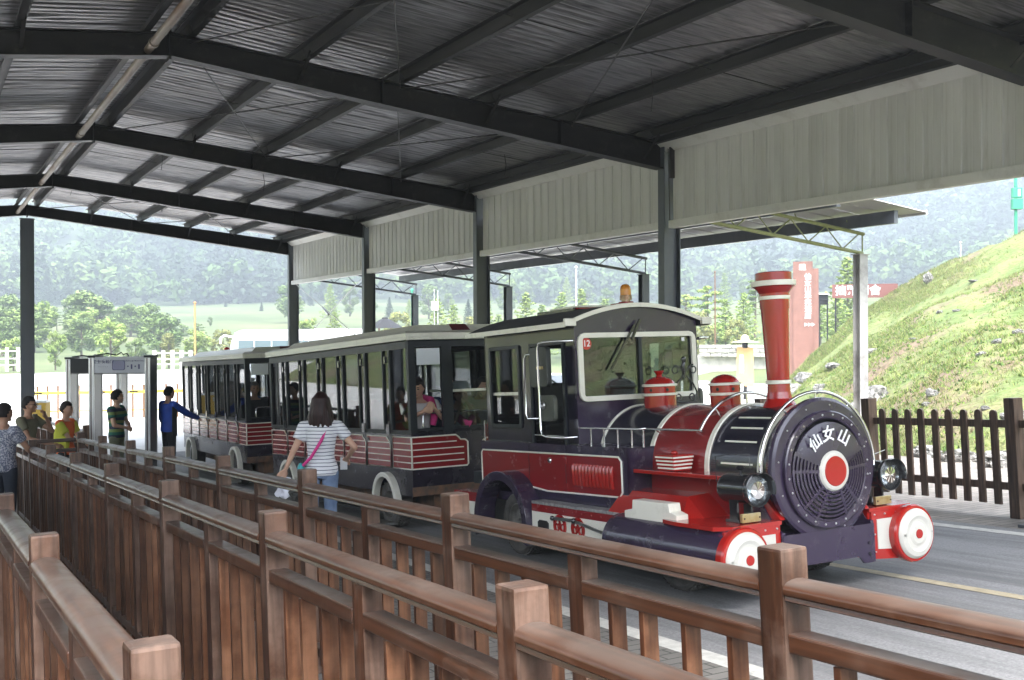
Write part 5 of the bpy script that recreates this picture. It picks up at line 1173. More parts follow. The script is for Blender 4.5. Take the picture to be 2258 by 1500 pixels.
    # benches
    for y in (.35, 1.15, 1.9, 2.65, 3.35, 4.1): MB().box(-.7, y, .47, .7, y+.34, .96).box(-.7, y+.32, .96, .7, y+.38, 1.3).build('bench', mat('bench_dark_blue', (.02, .03, .07), .5) if 'bench_dark_blue' not in MATS else MATS['bench_dark_blue'], c, bevel=.02)
    return c
def arch_arches():
    z0, z1 = .40, 1.10; pts = [(0, z0)]
    for cy in (.68, 4.15):
        r = .335; cz = .30; a0 = math.asin((z0-cz)/r)
        pts += [(cy-r*math.cos(a), cz+r*math.sin(a)) for a in np.linspace(a0, PI-a0, 13)]
    return pts+[(4.95, z0), (4.95, z1), (0, z1)]
C1 = LM @ Matrix.Translation((0, 5.455, 0))
coach1 = coach(C1, 'nearest passenger coach with cream roof and white paper notice, coupled right behind the engine')
X2, Y2, Z2, A2, S2 = 4.8485, 18.024, -2.4462, -.00365, .02906
T = Vector((-math.sin(A2)*math.cos(S2), math.cos(A2)*math.cos(S2), -math.sin(S2))); P = Vector((math.cos(A2), math.sin(A2), .0168)); P = (P-T*P.dot(T)).normalized(); Nn = P.cross(T)
C2 = Matrix(((P.x, T.x, Nn.x, X2), (P.y, T.y, Nn.y, Y2), (P.z, T.z, Nn.z, Z2), (0, 0, 0, 1))) @ Matrix.Translation((.80, 0, 0))
coach2 = coach(C2, 'rear passenger coach further back behind the first one, a dark-clothed passenger in its front window')
MB().lathe([(0, .0), (.06, -.0), (.05, .05), (.0, .07)], o=(-.3, 3.2, 2.33), n=12).build('roof_lamp', MATS['tail_lamp_red'], coach2)
# ================================================================ people
SKIN = mat('skin', (.50, .29, .20), .55, c2=(.56, .34, .24), scale=(9, 9, 9)); SKIN2 = mat('tanned_skin', (.36, .19, .12), .55, c2=(.42, .24, .16), scale=(9, 9, 9))
HAIR = mat('black_hair', (.008, .006, .006), .65, spec=.25, c2=(.022, .016, .015), scale=(60, 60, 9), bump=.004); HAIRB = mat('dark_reddish_hair', (.010, .005, .005), .5, spec=.3, c2=(.030, .011, .010), scale=(90, 90, 5), bump=.005)
HAIRG = mat('grey_hair', (.10, .095, .09), .6, c2=(.2, .19, .18), scale=(60, 60, 9))
EYE = mat('eye_dark', (.012, .01, .01), .2); LIP = mat('lips', (.34, .11, .09), .5)
def capsule(mb, p0, p1, r0, r1, n=12, m=0):
    p0, p1 = Vector(p0), Vector(p1); mb.path([p0, p0.lerp(p1, .5), p1], [r0, (r0+r1)/2, r1], n, m); mb.ball(p0, r0, m, 10); mb.ball(p1, r1, m, 10)
def remesh(mb, name, m, parent, vox, smooth=4):
    o = mb.build(name, m, parent, fix=True)
    md = o.modifiers.new('join', 'REMESH'); md.mode = 'VOXEL'; md.voxel_size = vox; md.use_smooth_shade = True
    ms = o.modifiers.new('soften', 'SMOOTH'); ms.factor = .5; ms.iterations = smooth
    dg = bpy.context.evaluated_depsgraph_get(); me = bpy.data.meshes.new_from_object(o.evaluated_get(dg)); old = o.data; o.modifiers.clear(); o.data = me; bpy.data.meshes.remove(old)
    return o
DEF = dict(pel=(0, 0, .93), neck=(0, .01, 1.43), head=(0, -.015, 1.585), shL=(.185, .01, 1.375), shR=(-.185, .01, 1.375), elL=(.23, .03, 1.10), elR=(-.23, .03, 1.10), wrL=(.22, -.06, .86), wrR=(-.22, -.06, .86),
           hipL=(.09, 0, .90), hipR=(-.09, 0, .90), knL=(.095, -.015, .49), knR=(-.095, -.015, .49), anL=(.10, .03, .08), anR=(-.10, .03, .08), toL=(.115, -.15, .03), toR=(-.115, -.15, .03), yaw=0.0, pitch=0.0)
def person(label, M, h=1.7, pose=None, top=None, bottom=None, shoes=None, skin=None, hair='short', hairm=None, sleeve='short', vox=.013, group=None, legs=True, female=False, jacket=False, curl=.5):
    J = dict(DEF); J.update(pose or {}); k = h/1.7; skin = skin or SKIN; hairm = hairm or HAIR
    V = {a: Vector(b)*k for a, b in J.items() if isinstance(b, tuple)}; t = thing('person', label, 'person', M, group)
    wS = .92 if female else 1.0
    # torso rings from pelvis to neck
    def torso(mb, off, z0=0.0, z1=1.0, n=20):
        R = [(0, .150, .105), (.14, .155, .108), (.32, .132, .095), (.52, .142, .10), (.72, .165, .108), (.86, .170, .10), (.94, .12, .08), (1.0, .06, .058)]
        if female: R = [(0, .155, .112), (.14, .155, .112), (.34, .116, .088), (.52, .126, .096), (.70, .140, .114), (.86, .144, .092), (.94, .11, .075), (1.0, .052, .052)]
        a, b = V['pel']-Vector((0, 0, .06*k)), V['neck']; ax = (V['shL']-V['shR']).normalized(); up = (b-a).normalized(); d = up.cross(ax).normalized(); rings = []
        hx = (V['hipL']-V['hipR']).normalized()
        for (u, rx, ry) in R:
            if u < z0-.001 or u > z1+.001: continue
            c = a.lerp(b, u); X_ = hx.lerp(ax, min(1, u*1.2)).normalized(); D_ = up.cross(X_).normalized()
            rings.append([c+X_*math.cos(2*PI*q/n)*(rx*k+off)+D_*math.sin(2*PI*q/n)*(ry*k+off) for q in range(n)])
        vs = [p for r_ in rings for p in r_]; fs = [(i*n+q, i*n+(q+1) % n, (i+1)*n+(q+1) % n, (i+1)*n+q) for i in range(len(rings)-1) for q in range(n)]
        fs += [tuple(range(n))[::-1], tuple(range((len(rings)-1)*n, len(rings)*n))]; mb.add(vs, fs, 0, True)
    body = MB(); torso(body, 0); capsule(body, V['neck']-Vector((0, 0, .05*k)), V['neck'].lerp(V['head'], .6), .056*k, .05*k)
    # head with a face
    H = V['head']; Ry = Matrix.Rotation(J['yaw'], 3, 'Z') @ Matrix.Rotation(J['pitch'], 3, 'X')
    def hp(x, y, z): return H+Ry@Vector((x*k, y*k, z*k))
    n = 18; vs = []; fs = []
    for i in range(13):
        th = PI*i/12
        for q in range(n):
            a = 2*PI*q/n; x, y, z = math.sin(th)*math.cos(a), math.sin(th)*math.sin(a), math.cos(th)
            jaw = 1-.30*max(0, -z)**1.3; xx, yy, zz = x*.076*jaw, y*.096*(1-.12*max(0, -z)*(1 if y > 0 else 0)), z*.118
            if y < -.5 and -.75 < z < -.1: yy *= 1.0
            vs.append(hp(xx, yy, zz))
    for i in range(12):
        for q in range(n): fs.append((i*n+q, (i+1)*n+q, (i+1)*n+(q+1) % n, i*n+(q+1) % n))
    body.add(vs, fs, 0, True)
    body.path([hp(0, -.088, .02), hp(0, -.104, -.012), hp(0, -.112, -.028), hp(0, -.095, -.038)], [.009*k, .011*k, .014*k, .009*k], 8)
    body.ball(hp(0, -.078, -.085), .022*k); body.ball(hp(.05, -.055, -.02), .026*k); body.ball(hp(-.05, -.055, -.02), .026*k); body.path([hp(-.045, -.083, .033), hp(0, -.092, .03), hp(.045, -.083, .033)], .010*k, 6)
    for s in (-1, 1): body.ball(hp(s*.079, .01, -.005), .017*k, 0, 10, (.5, .8, 1.6))
    for s, c in ((1, 'L'), (-1, 'R')):
        capsule(body, V['sh'+c]-Vector((s*.02*k, 0, 0)), V['el'+c], .052*k*wS, .036*k*wS); capsule(body, V['el'+c], V['wr'+c], .038*k*wS, .025*k*wS)
        d = (V['wr'+c]-V['el'+c]).normalized(); sd = d.cross(Vector((0, -1, 0.2))).normalized(); nn = sd.cross(d); p = V['wr'+c]
        body.obox(p+d*.05*k, (.078*k, .085*k, .028*k), Matrix((sd, d, nn)).transposed())
        for f in range(4):
            q0 = p+d*.088*k+sd*(f-1.5)*.0195*k; L_ = (.062, .072, .068, .052)[f]*k; q1 = q0+(d*math.cos(curl)+nn*math.sin(curl)*-1)*L_*.5; q2 = q1+(d*math.cos(curl*2.2)-nn*math.sin(curl*2.2))*L_*.5
            body.path([q0-d*.02*k, q0, q1, q2], [.010*k, .010*k, .009*k, .0075*k], 7)
        body.path([p+d*.02*k+sd*s*-.03*k, p+d*.06*k+sd*s*-.055*k, p+d*.09*k+sd*s*-.058*k-nn*.015*k], [.013*k, .0115*k, .009*k], 7)
        if legs: capsule(body, V['hip'+c], V['kn'+c], .078*k, .053*k); capsule(body, V['kn'+c], V['an'+c], .052*k, .034*k)
    remesh(body, 'body', skin, t, vox)
    for s in (-1, 1): MB().ball(hp(s*.030, -.0865, .012), .0115*k, 0, 10, (1.25, .6, .62)).build('eye', EYE, t)
    MB().path([hp(-.022, -.0945, -.055), hp(0, -.101, -.053), hp(.022, -.0945, -.055)], .0058*k, 6).build('mouth', LIP, t)
    for s in (-1, 1): MB().path([hp(s*.045, -.088, .034), hp(s*.018, -.096, .037)], .0042*k, 5).build('eyebrow', hairm, t)
    # hair
    hb = MB(); vs = []; n = 26; rg = random.Random(len(label))
    rows = 13
    for i in range(rows):
        th = PI*.97*i/(rows-1)
        for q in range(n):
            a = 2*PI*q/n; x, y, z = math.sin(th)*math.cos(a), math.sin(th)*math.sin(a), math.cos(th)
            e = 1.12+.05*mn.noise(Vector((x*13, y*13, z*7)))+.06*mn.noise(Vector((x*4, y*4, z*3+len(label))))+(.05 if hair == 'curly' else 0)+(.07*mn.noise(Vector((x*11, y*11, z*9))) if hair == 'curly' else 0)
            xx, yy, zz = x*.080*e, y*.099*e+.004, z*.120*e+.004
            lim = {'short': -.42, 'bob': -.95, 'curly': -.62}[hair]
            if y < -.35: lim = .30+.2*abs(x)
            elif y < .15: lim = max(lim, .30-(y+.35)*1.3)
            if z < lim: zz = max(zz, lim*.13) if y < -.2 else zz*.9; xx *= .70; yy *= .70
            vs.append(hp(xx, yy, zz))
    fs = [(i*n+q, (i+1)*n+q, (i+1)*n+(q+1) % n, i*n+(q+1) % n) for i in range(rows-1) for q in range(n)]; hb.add(vs, fs, 0, True)
    if hair == 'bob':      # hair falling to the shoulders
        for q in range(40):
            a = -.75+(PI+1.5)*q/39; x, y = math.cos(a), math.sin(a); L_ = .235+.03*rg.uniform(-1, 1)
            hb.path([hp(x*.07, y*.085+.01, .07), hp(x*.085, y*.102+.012, -.01), hp(x*.100+rg.uniform(-.012, .012), y*.105+.018, -.10), hp(x*.118+rg.uniform(-.015, .015), y*.10+.02, -L_*.8), hp(x*(.150 if q % 3 else .105)+rg.uniform(-.02, .02), y*.095+.02, -L_+rg.uniform(-.02, .02))], [.02*k, .024*k, .022*k, .016*k, .004*k], 6)
        remesh(hb, 'hair', hairm, t, vox*.62, 1)
    else: hb.build('hair', hairm, t)
    # clothes
    sh = MB(); torso(sh, .019*k if not jacket else .03*k, 0 if not jacket else -.1, .95)
    for s, c in ((1, 'L'), (-1, 'R')):
        e = V['sh'+c].lerp(V['el'+c], .55 if sleeve == 'short' else 1.0); o_ = .014*k if not jacket else .022*k
        sh.path([V['sh'+c]-Vector((s*.06*k, 0, -.0)), V['sh'+c], e], [.058*k+o_, .056*k*wS+o_, (.048 if sleeve == 'short' else .038)*k*wS+o_+(.004*k)], 12)
        sh.ball(V['sh'+c], .054*k*wS+o_)
        if sleeve == 'long': capsule(sh, V['el'+c], V['el'+c].lerp(V['wr'+c], .93), .038*k+o_, .028*k+o_)
    so_ = remesh(sh, 'jacket' if jacket else 'shirt', top, t, vox*.95)
    if female: MB().path([hp(-.05, .0, -.13), hp(0, -.035, -.15), hp(.05, 0, -.13)], .006*k, 6)
    if legs:
        tr = MB(); a = V['pel']
        tr.path([a+Vector((0, 0, .06*k)), a, a-Vector((0, 0, .09*k))], [.105*k, .115*k, .105*k], 16)
        for c in 'LR':
            capsule(tr, V['hip'+c], V['kn'+c], .090*k, .064*k); capsule(tr, V['kn'+c], V['an'+c], .066*k, .052*k)
        remesh(tr, 'trousers', bottom, t, vox)
        for c in 'LR':
            d = V['to'+c]-V['an'+c]; MB().path([V['an'+c]-d*.35-Vector((0, 0, .04*k)), V['an'+c]-Vector((0, 0, .03*k)), V['an'+c].lerp(V['to'+c], .6), V['to'+c]+d*.15], [.03*k, .045*k, .040*k, .022*k], 10).build('shoe', shoes or BLACK, t)
    return t, V, hp, k
def face(x, y, ang, z=None): return upright(x, y, ang, z)      # ang: 0 looks towards -y, turns anticlockwise seen from above
JEANS = mat('faded_jeans', (.10, .15, .26), .85, c2=(.22, .29, .42), scale=(5, 5, 5), bump=.003); KHAKI = mat('olive_trousers', (.16, .17, .11), .85); DTROU = mat('black_trousers', (.012, .012, .016), .8)
WSTRIPE = striped('white_navy_stripe', (.72, .72, .75), (.05, .055, .10), .034, .20)
GSTRIPE = striped('green_navy_stripe', (.012, .018, .05), (.17, .24, .07), .15, .33, c3=(.01, .12, .09))
# woman with striped T shirt, seen from behind, beside the first coach
p = at(707, 868, 10.6)
pose = dict(head=(.015, .0, 1.575), yaw=.5, elL=(.20, .10, 1.10), wrL=(.34, -.03, .88), elR=(-.42, -.02, 1.17), wrR=(-.34, -.24, 1.02), shL=(.175, .0, 1.36), shR=(-.175, .0, 1.36))
WX, WY = 3.42, 10.10
hW = 1.60
wm, V, hp, k = person('woman seen from behind in white striped T-shirt and jeans with a pink shoulder strap', face(WX, WY, PI-.35), hW,
    dict(yaw=-.15, shL=(.175, .0, 1.36), shR=(-.175, .0, 1.36), elR=(-.34, .04, 1.15), wrR=(-.26, -.18, 1.01), elL=(.27, .03, 1.13), wrL=(.36, -.01, .92)), WSTRIPE, JEANS, WHITEP, SKIN, 'bob', HAIRB, 'short', .011, female=True)
PINK = mat('pink_strap', (.62, .03, .22), .6); 
MB().path([hp(-.03, .05, -.215), V['shR'].lerp(V['neck'], .5)+Vector((-.0, .065*k, .0)), Vector((.0, .147*k, 1.22*k)), Vector((.10*k, .155*k, 1.06*k)), Vector((.185*k, .09*k, .97*k))], .016, 6).build('strap', PINK, wm)
bagM = mat('turquoise_bag', (.05, .35, .38), .5)
tag(MB().ball((0, 0, 0), .07, 0, 12, (.5, 1, 1)).build('shoulder_bag', bagM), 'small turquoise and pink bag hanging at the striped woman\'s hip', 'bag').matrix_world = wm.matrix_world @ Matrix.Translation((.20*k, .07*k, .93*k))
cl = MB(); r_ = random.Random(4); g_ = [(0, 0, 0)]
vs = []; 
for i in range(9):
    for j in range(7): a = j/6-.5; vs.append((a*.16*(1-.3*i/8)+.02*math.sin(i*1.3+j), .03*math.sin(j*1.7+i*.6), -.02-i*.024+.015*math.sin(j*2.1)))
cl.add(vs, [(i*7+j, i*7+j+1, (i+1)*7+j+1, (i+1)*7+j) for i in range(8) for j in range(6)], 0, True)
cw = cl.build('white_cloth', mat('cloth_white', (.75, .75, .82), .8)); md = cw.modifiers.new('t', 'SOLIDIFY'); md.thickness = .004
tag(cw, 'crumpled white cloth hanging from the striped woman\'s lowered hand', 'cloth').matrix_world = wm.matrix_world @ Matrix.Translation(V['wrL']+Vector((.02, 0, -.05)))
tag(MB().box(-.035, -.004, -.06, .035, .004, .06).build('mobile_phone', mat('phone_case', (.6, .6, .62), .3), bevel=.003), 'small pale phone in the striped woman\'s bent arm', 'phone').matrix_world = wm.matrix_world @ Matrix.Translation(V['wrR']+Vector((.03, -.03, -.05)))
# man in the blue jacket, back to us, touching the rear coach
BLUEJ = mat('blue_jacket', (.012, .06, .42), .55, c2=(.02, .09, .52), scale=(6, 6, 6), bump=.006)
mb_, V, hp, k = person('man in blue and black jacket touching the side of the rear coach', face(4.16, 21.0, PI*.62), 1.70,
    dict(yaw=.0, elL=(.26, -.02, 1.10), wrL=(.2, -.1, .88), elR=(-.22, -.26, 1.20), wrR=(-.12, -.55, 1.10)), BLUEJ, DTROU, BLACK, SKIN, 'short', HAIR, 'long', .014, jacket=True)
MB().box(-.235*k, -.03, .80*k, -.205*k, .07, 1.35*k).build('black_side_panel', DTROU, mb_, bevel=.01)
# man in green striped polo shirt
mg, V, hp, k = person('man in green and navy striped polo shirt with folded arms, inside the security gate', face(3.04, 19.75, PI*.30), 1.70,
    dict(yaw=.75, elL=(.24, -.08, 1.12), wrL=(.02, -.22, 1.13), elR=(-.24, -.08, 1.12), wrR=(-.02, -.20, 1.06)), GSTRIPE, KHAKI, BLACK, SKIN, 'short', HAIR, 'short', .014)
# woman in orange and yellow
ORNG = mat('orange_shirt', (.75, .13, .03), .75, c2=(.8, .17, .04), scale=(9, 9, 9)); YEL = mat('lime_yellow_sleeve', (.60, .62, .06), .75)
mo, V, hp, k = person('woman in orange and lime yellow shirt leaning on the rail near the security gate', face(1.97, 17.45, PI*.30), 1.58,
    dict(yaw=.05, elL=(.24, -.10, 1.10), wrL=(.05, -.28, 1.10), elR=(-.20, -.18, 1.12), wrR=(.02, -.30, 1.06)), ORNG, DTROU, BLACK, SKIN, 'short', HAIR, 'short', .014, female=True)
sl_ = MB(); 
for c, s in (('L', 1), ('R', -1)): sl_.path([V['sh'+c]+Vector((s*.015, 0, .0)), V['sh'+c].lerp(V['el'+c], .62)], [.074*k, .068*k], 12)
remesh(sl_, 'yellow_sleeves', YEL, mo, .014)['kind'] = 'stuff'
MB().box(-.17*k, -.10*k, .92*k, -.02*k, .13*k, 1.30*k).build('yellow_shirt_side', YEL, mo, bevel=.05)
# man in olive shirt with glasses
OLV = mat('olive_shirt', (.14, .135, .085), .85, c2=(.18, .17, .11), scale=(5, 5, 5))
mm, V, hp, k = person('man in olive shirt and glasses with one hand raised to his face', face(1.42, 17.0, PI*.30), 1.68,
    dict(yaw=.2, pel=(0, .05, .93), elL=(.22, -.24, 1.20), wrL=(.02, -.26, 1.42), elR=(-.22, -.14, 1.12), wrR=(-.10, -.46, 1.03)), OLV, KHAKI, BLACK, SKIN2, 'short', HAIR, 'short', .013)
mb = MB()
for s in (-1, 1): mb.path([hp(s*.033+.024*math.cos(t), -.106, .012+.017*math.sin(t)) for t in np.linspace(0, 2*PI, 12)[:-1]], .0025, 5, closed=True); mb.path([hp(s*.057, -.104, .015), hp(s*.080, .01, .012)], .0025, 5)
mb.path([hp(-.01, -.108, .015), hp(.01, -.108, .015)], .0025, 5).build('glasses', BLACK, mm)
# person at the left edge
DOT = mat('speckled_navy_shirt', (.10, .11, .17), .85, c2=(.42, .42, .46), scale=(60, 60, 60), lo=.48, hi=.56)
ml, V, hp, k = person('person in speckled grey blue shirt cut by the left edge', face(.92, 14.2, PI*.75), 1.62, dict(yaw=-.2, elR=(-.26, -.12, 1.14), wrR=(-.16, -.34, 1.04)), DOT, mat('dark_jeans', (.035, .045, .07), .85), BLACK, SKIN2, 'short', HAIR, 'short', .014)
person('dark-haired person in brown shirt standing behind the left edge person', face(.55, 16.6, PI*.6), 1.62, dict(), mat('brown_shirt', (.09, .07, .05), .85), DTROU, BLACK, SKIN2, 'short', HAIR, 'short', .016)
# passengers
WHT = mat('white_blouse', (.70, .68, .66), .8); PNK = mat('pink_scarf_cloth', (.60, .03, .20), .75); DKS = mat('dark_suit', (.022, .022, .025), .8); BLS = mat('blue_shirt', (.05, .08, .2), .8); RDS = mat('coral_shirt', (.5, .12, .08), .8); PLD = mat('plum_shirt', (.12, .03, .09), .8)
SIT = dict(pel=(0, .05, .93), knL=(.1, -.36, .90), knR=(-.1, -.36, .90), anL=(.1, -.38, .52), anR=(-.1, -.38, .52), toL=(.1, -.55, .47), toR=(-.1, -.55, .47))
def seated(Mc, x, y, ang, label, top, hair='short', hm=None, pose=None, skin=None, z=.09, h=1.64, sleeve='short', female=False, sc_=.016, **kw):
    P_ = dict(SIT)
    if y < .6: P_.update(knL=(.1, -.14, .80), knR=(-.1, -.14, .80), anL=(.1, -.14, .44), anR=(-.1, -.14, .44), toL=(.1, -.24, .41), toR=(-.1, -.24, .41))
    P_.update(pose or {})
    return person(label, Mc @ Matrix.Translation((x, y, z)) @ Matrix.Rotation(ang, 4, 'Z'), h, P_, top, DTROU, BLACK, skin or SKIN, hair, hm or HAIR, sleeve, sc_, female=female, group='passengers riding in the coaches', curl=1.1, **kw)
w1, V, hp, k = seated(C1, -.54, .34, -.15, 'passenger in white blouse with curly black hair and pink scarf leaning on the front bar', WHT, 'curly', HAIR, dict(head=(-.03, -.10, 1.56), neck=(0, -.05, 1.43), yaw=-.55, pitch=.25, elL=(.24, -.18, 1.20), wrL=(.08, -.36, 1.33), elR=(-.2, -.2, 1.2), wrR=(-.04, -.38, 1.30), shL=(.185, -.05, 1.37), shR=(-.185, -.05, 1.37)), female=True, sc_=.012)
MB().path([Vector((.12, -.17, 1.12))*k, Vector((.15, -.16, 1.25))*k, Vector((.13, -.10, 1.42))*k, Vector((.06, .06, 1.46))*k, Vector((-.06, .06, 1.46))*k, Vector((-.14, -.10, 1.42))*k, Vector((-.17, -.17, 1.22))*k, Vector((-.14, -.19, 1.05))*k], [.035, .05, .045, .035, .035, .045, .055, .04], 8).build('scarf', PNK, w1)
w2, V, hp, k = seated(C1, -.09, .30, .1, 'passenger in grey bucket hat resting her chin on her hands on the front bar', mat('floral_blouse', (.62, .60, .60), .8, c2=(.45, .15, .22), scale=(26, 26, 26), lo=.5, hi=.6), 'curly', HAIR, dict(head=(0, -.14, 1.47), neck=(0, -.08, 1.34), yaw=-.35, pel=(0, .1, .88), shL=(.18, -.06, 1.29), shR=(-.18, -.06, 1.29), elL=(.18, -.24, 1.14), wrL=(.03, -.22, 1.38), elR=(-.18, -.24, 1.14), wrR=(-.03, -.22, 1.38)), female=True, sc_=.012)
MB().lathe([(.15, -.0), (.11, .03), (.10, .09), (.07, .12), (0, .125)], o=hp(0, .0, .035), n=24).build('bucket_hat', mat('grey_hat', (.13, .16, .17), .85), w2)
MB().path([Vector((.10, -.24, 1.05))*k, Vector((.13, -.20, 1.2))*k, Vector((.0, -.26, 1.10))*k, Vector((-.12, -.2, 1.22))*k], [.04, .05, .06, .045], 8).build('scarf', PNK, w2)
seated(C1, .28, .36, .2, 'passenger in pale top, hand to cheek, rightmost at the front of the first coach', mat('pale_top', (.55, .58, .66), .8), 'short', HAIR, dict(elL=(.2, -.2, 1.15), wrL=(.05, -.15, 1.44), head=(0, -.08, 1.54)), female=True)
seated(C1, -.15, 1.35, .0, 'dark-haired man sitting in the second row of the first coach', PLD)
seated(C1, .35, 1.35, .1, 'person sitting at the far side of the second row of the first coach', BLS)
seated(C1, -.5, 1.30, -.1, 'passenger with pink shawl seated behind the first side window of the first coach', PNK, 'curly', HAIR, female=True)
seated(C1, -.5, 2.1, .1, 'passenger in coral shirt seen through the third side window of the first coach', RDS)
seated(C1, -.45, 2.85, 0, 'passenger in white seen through the middle side windows of the first coach', WHT)
seated(C2, -.54, .42, 0, 'older man in dark jacket and pale collar at the front window of the rear coach', DKS, 'short', HAIRG, dict(), SKIN2, sleeve='long')
seated(C2, -.42, 1.30, 0, 'dark-haired passenger sitting behind the older man in the rear coach', BLS)
seated(C2, -.5, 2.1, .1, 'passenger in blue seen through the middle side windows of the rear coach', BLS)
seated(C2, -.5, 3.5, .1, 'passenger silhouetted in the back part of the rear coach', DKS)
seated(C1, -.12, 1.95, .1, 'passenger in blue shirt seated mid row three of the first coach', BLS, 'curly', HAIR, female=True)
seated(C1, -.5, 3.6, -.1, 'passenger in plum shirt by the fifth side window of the first coach', PLD)
seated(C1, .1, 2.75, .2, 'grey-haired passenger seated inside the fourth row of the first coach', WHT, 'short', HAIRG)
seated(C2, -.5, 2.75, .0, 'passenger in white top behind the middle windows of the rear coach', WHT)
seated(C2, -.1, .52, .1, 'passenger in dark shirt beside the older man at the front of the rear coach', PLD)
# ================================================================ security gates
ALU = mat('aluminium_profile', (.55, .56, .58), .35, .6, c2=(.65, .66, .68), scale=(9, 9, 2)); PANEL = mat('gate_panel_white', (.55, .57, .64), .4); GDARK = mat('gate_inner_panel', (.14, .14, .145), .35, .3)
def gate(M, label, lettering):
    g = thing('security_gate', label, 'metal detector', M, 'walk-through metal detector gates'); H, W, D = 2.30, 1.10, .55
    for s in (-1, 1):
        x0, x1 = sorted((s*W/2, s*(W/2-.10))); MB().box(x0+.01, -D/2+.03, .02, x1-.01, D/2-.03, H-.03).build('inner_panel', GDARK, g)
        for y in (-D/2, D/2-.03): MB().box(x0, y, 0, x1, y+.03, H-.02).build('edge_profile', ALU, g, bevel=.006); MB().box(x0+.035, y-.003 if y < 0 else y+.03, .05, x0+.055, y if y < 0 else y+.033, H-.03).build('indicator_strip', mat('dark_red_strip', (.05, .012, .02), .3) if 'dark_red_strip' not in MATS else MATS['dark_red_strip'], g)
        MB().box(x0-.015, -D/2-.01, H-.02, x1+.015, D/2+.01, H+.02).build('corner_cap', GREYPL, g, bevel=.008)
    MB().box(-W/2+.1, -D/2+.01, H-.30, W/2-.1, D/2-.01, H-.01).build('header', PANEL if lettering else GREYPL, g); MB().box(-W/2+.1, -D/2+.008, H-.325, W/2-.1, D/2-.008, H-.30).build('header_edge', GDARK, g)
    if lettering:
        yf = -D/2+.009
        BI = mat('gate_print_blue', (.05, .05, .16), .5)
        MB().frame(rrect(-.13, H-.25, .10, H-.07, .03, 4), rrect(-.117, H-.237, .087, H-.083, .025, 4), 'y', yf-.006, yf).build('screen_bezel', BI, g); MB().box(-.115, yf-.003, H-.235, .085, yf-.001, H-.085).build('screen', mat('gate_screen', (.25, .25, .42), .15), g)
        text(g, '卫士 安检门', .07, Matrix.Translation((-.29, yf-.002, H-.10)) @ FACE_Y, BI); text(g, '· · · · ·', .07, Matrix.Translation((-.29, yf-.002, H-.19)) @ FACE_Y, BI)
        text(g, 'Walkthrough Metal Detector', .036, Matrix.Translation((.28, yf-.002, H-.08)) @ FACE_Y, BI); text(g, '▪▮▪▮', .085, Matrix.Translation((.26, yf-.002, H-.18)) @ FACE_Y, BI)
    MB().path([(-W/2+.05, 0, H+.02), (-.3, .05, H+.05), (-.12, 0, H+.02), (-.05, .05, H+.07), (.0, -.03, H+.03), (.05, .04, H+.05), (.1, 0, H+.0)], .012, 6).build('cable', BLACK, g)
    return g
v = at(272, 775, 20.3); gate(upright(v.x, v.y, -.42), 'front walk-through metal detector gate with white printed header', True)
v = at(214, 783, 22.6); gate(upright(v.x, v.y, -.42), 'rear walk-through metal detector gate with dark header, left of the front one', False)
# ================================================================ barrier fence with yellow tape
YT = mat('yellow_tape', (.62, .38, .03), .55, c2=(.68, .45, .06), scale=(4, 4, 4)); BRN = mat('brown_barrier_paint', (.14, .07, .03), .6)
bf = thing('barrier_fence', 'low brown barrier fence with a yellow tape stretched along it, across the white plaza', 'fence', Matrix.Identity(4))
PB = MB().box(-.03, -.03, .05, .03, .03, 1.16).cyl((0, 0, 1.16), (0, 0, 1.2), .04, 8).mesh('post', BRN); pp = []
for i in range(24):
    px = 60+22.4*i*(1+.004*i); v = at(px, 900, 38); z = gz(v.x, v.y); link('post', PB, bf, (v.x, v.y, z)); pp.append((v.x, v.y, z))
for i in range(23):
    a, b = pp[i], pp[i+1]; MB().beam((a[0], a[1], a[2]+.32), (b[0], b[1], b[2]+.32), .04, .05).build('rail', YT, bf); MB().beam((a[0]-.02, a[1]-.035, a[2]+.96), (b[0]-.02, b[1]-.035, b[2]+.95), .006, .11).build('tape', YT, bf)
    if i % 3 == 1: c = Vector(a).lerp(Vector(b), .5); MB().beam(c+Vector((-.3, -.04, .96)), c+Vector((.3, -.04, .955)), .004, .05).build('tape_print', BLACK, bf)
v = at(86, 900, 27.5); k_ = thing('ticket_stand', 'yellow stand with a grey top beside the centre shed post', 'stand', upright(v.x, v.y, -.4))
MB().box(-.22, -.2, .35, .22, .2, 1.22).build('yellow_body', YT, k_, bevel=.01); MB().box(-.2, -.18, 0, .2, .18, .35).build('dark_base', DARK, k_); MB().box(-.25, -.22, 1.22, .25, .22, 1.27).build('top_board', ALU, k_); MB().box(-.1, -.21, 1.05, .12, -.2, 1.16).build('paper', PANEL, k_)
# ================================================================ plaza edge: white balustrades, bus, cars
def balustrade(px0, px1, d, h, label, n=9):
    a, b = at(px0, 750, d), at(px1, 750, d); za, zb_ = terr(a.x, a.y)+.06, terr(b.x, b.y)+.06; t = thing('white_balustrade', label, 'balustrade', Matrix.Identity(4), 'white concrete balustrades')
    for i in range(n+1):
        p = a.lerp(b, i/n); z = gz(p.x, p.y); MB().box(p.x-.14, p.y-.14, z, p.x+.14, p.y+.14, z+h*1.12).build('post', CONC, t)
    z0, z1 = gz(a.x, a.y), gz(b.x, b.y)
    for f in (.95, .6, .3): MB().beam((a.x, a.y, z0+h*f), (b.x, b.y, z1+h*f), .1, .12).build('rail', CONC, t)
balustrade(-60, 40, 97, 1.9, 'white concrete balustrade at the far left, ending left of the centre shed post', 4)
balustrade(340, 420, 97, 1.5, 'white concrete balustrade between the security gate and the rear coach', 4)
BUSW = mat('white_coach_paint', (.75, .76, .78), .3, coat=.4); BGL = mat('dark_tinted_glass', (.10, .14, .16), .08, coat=.5)
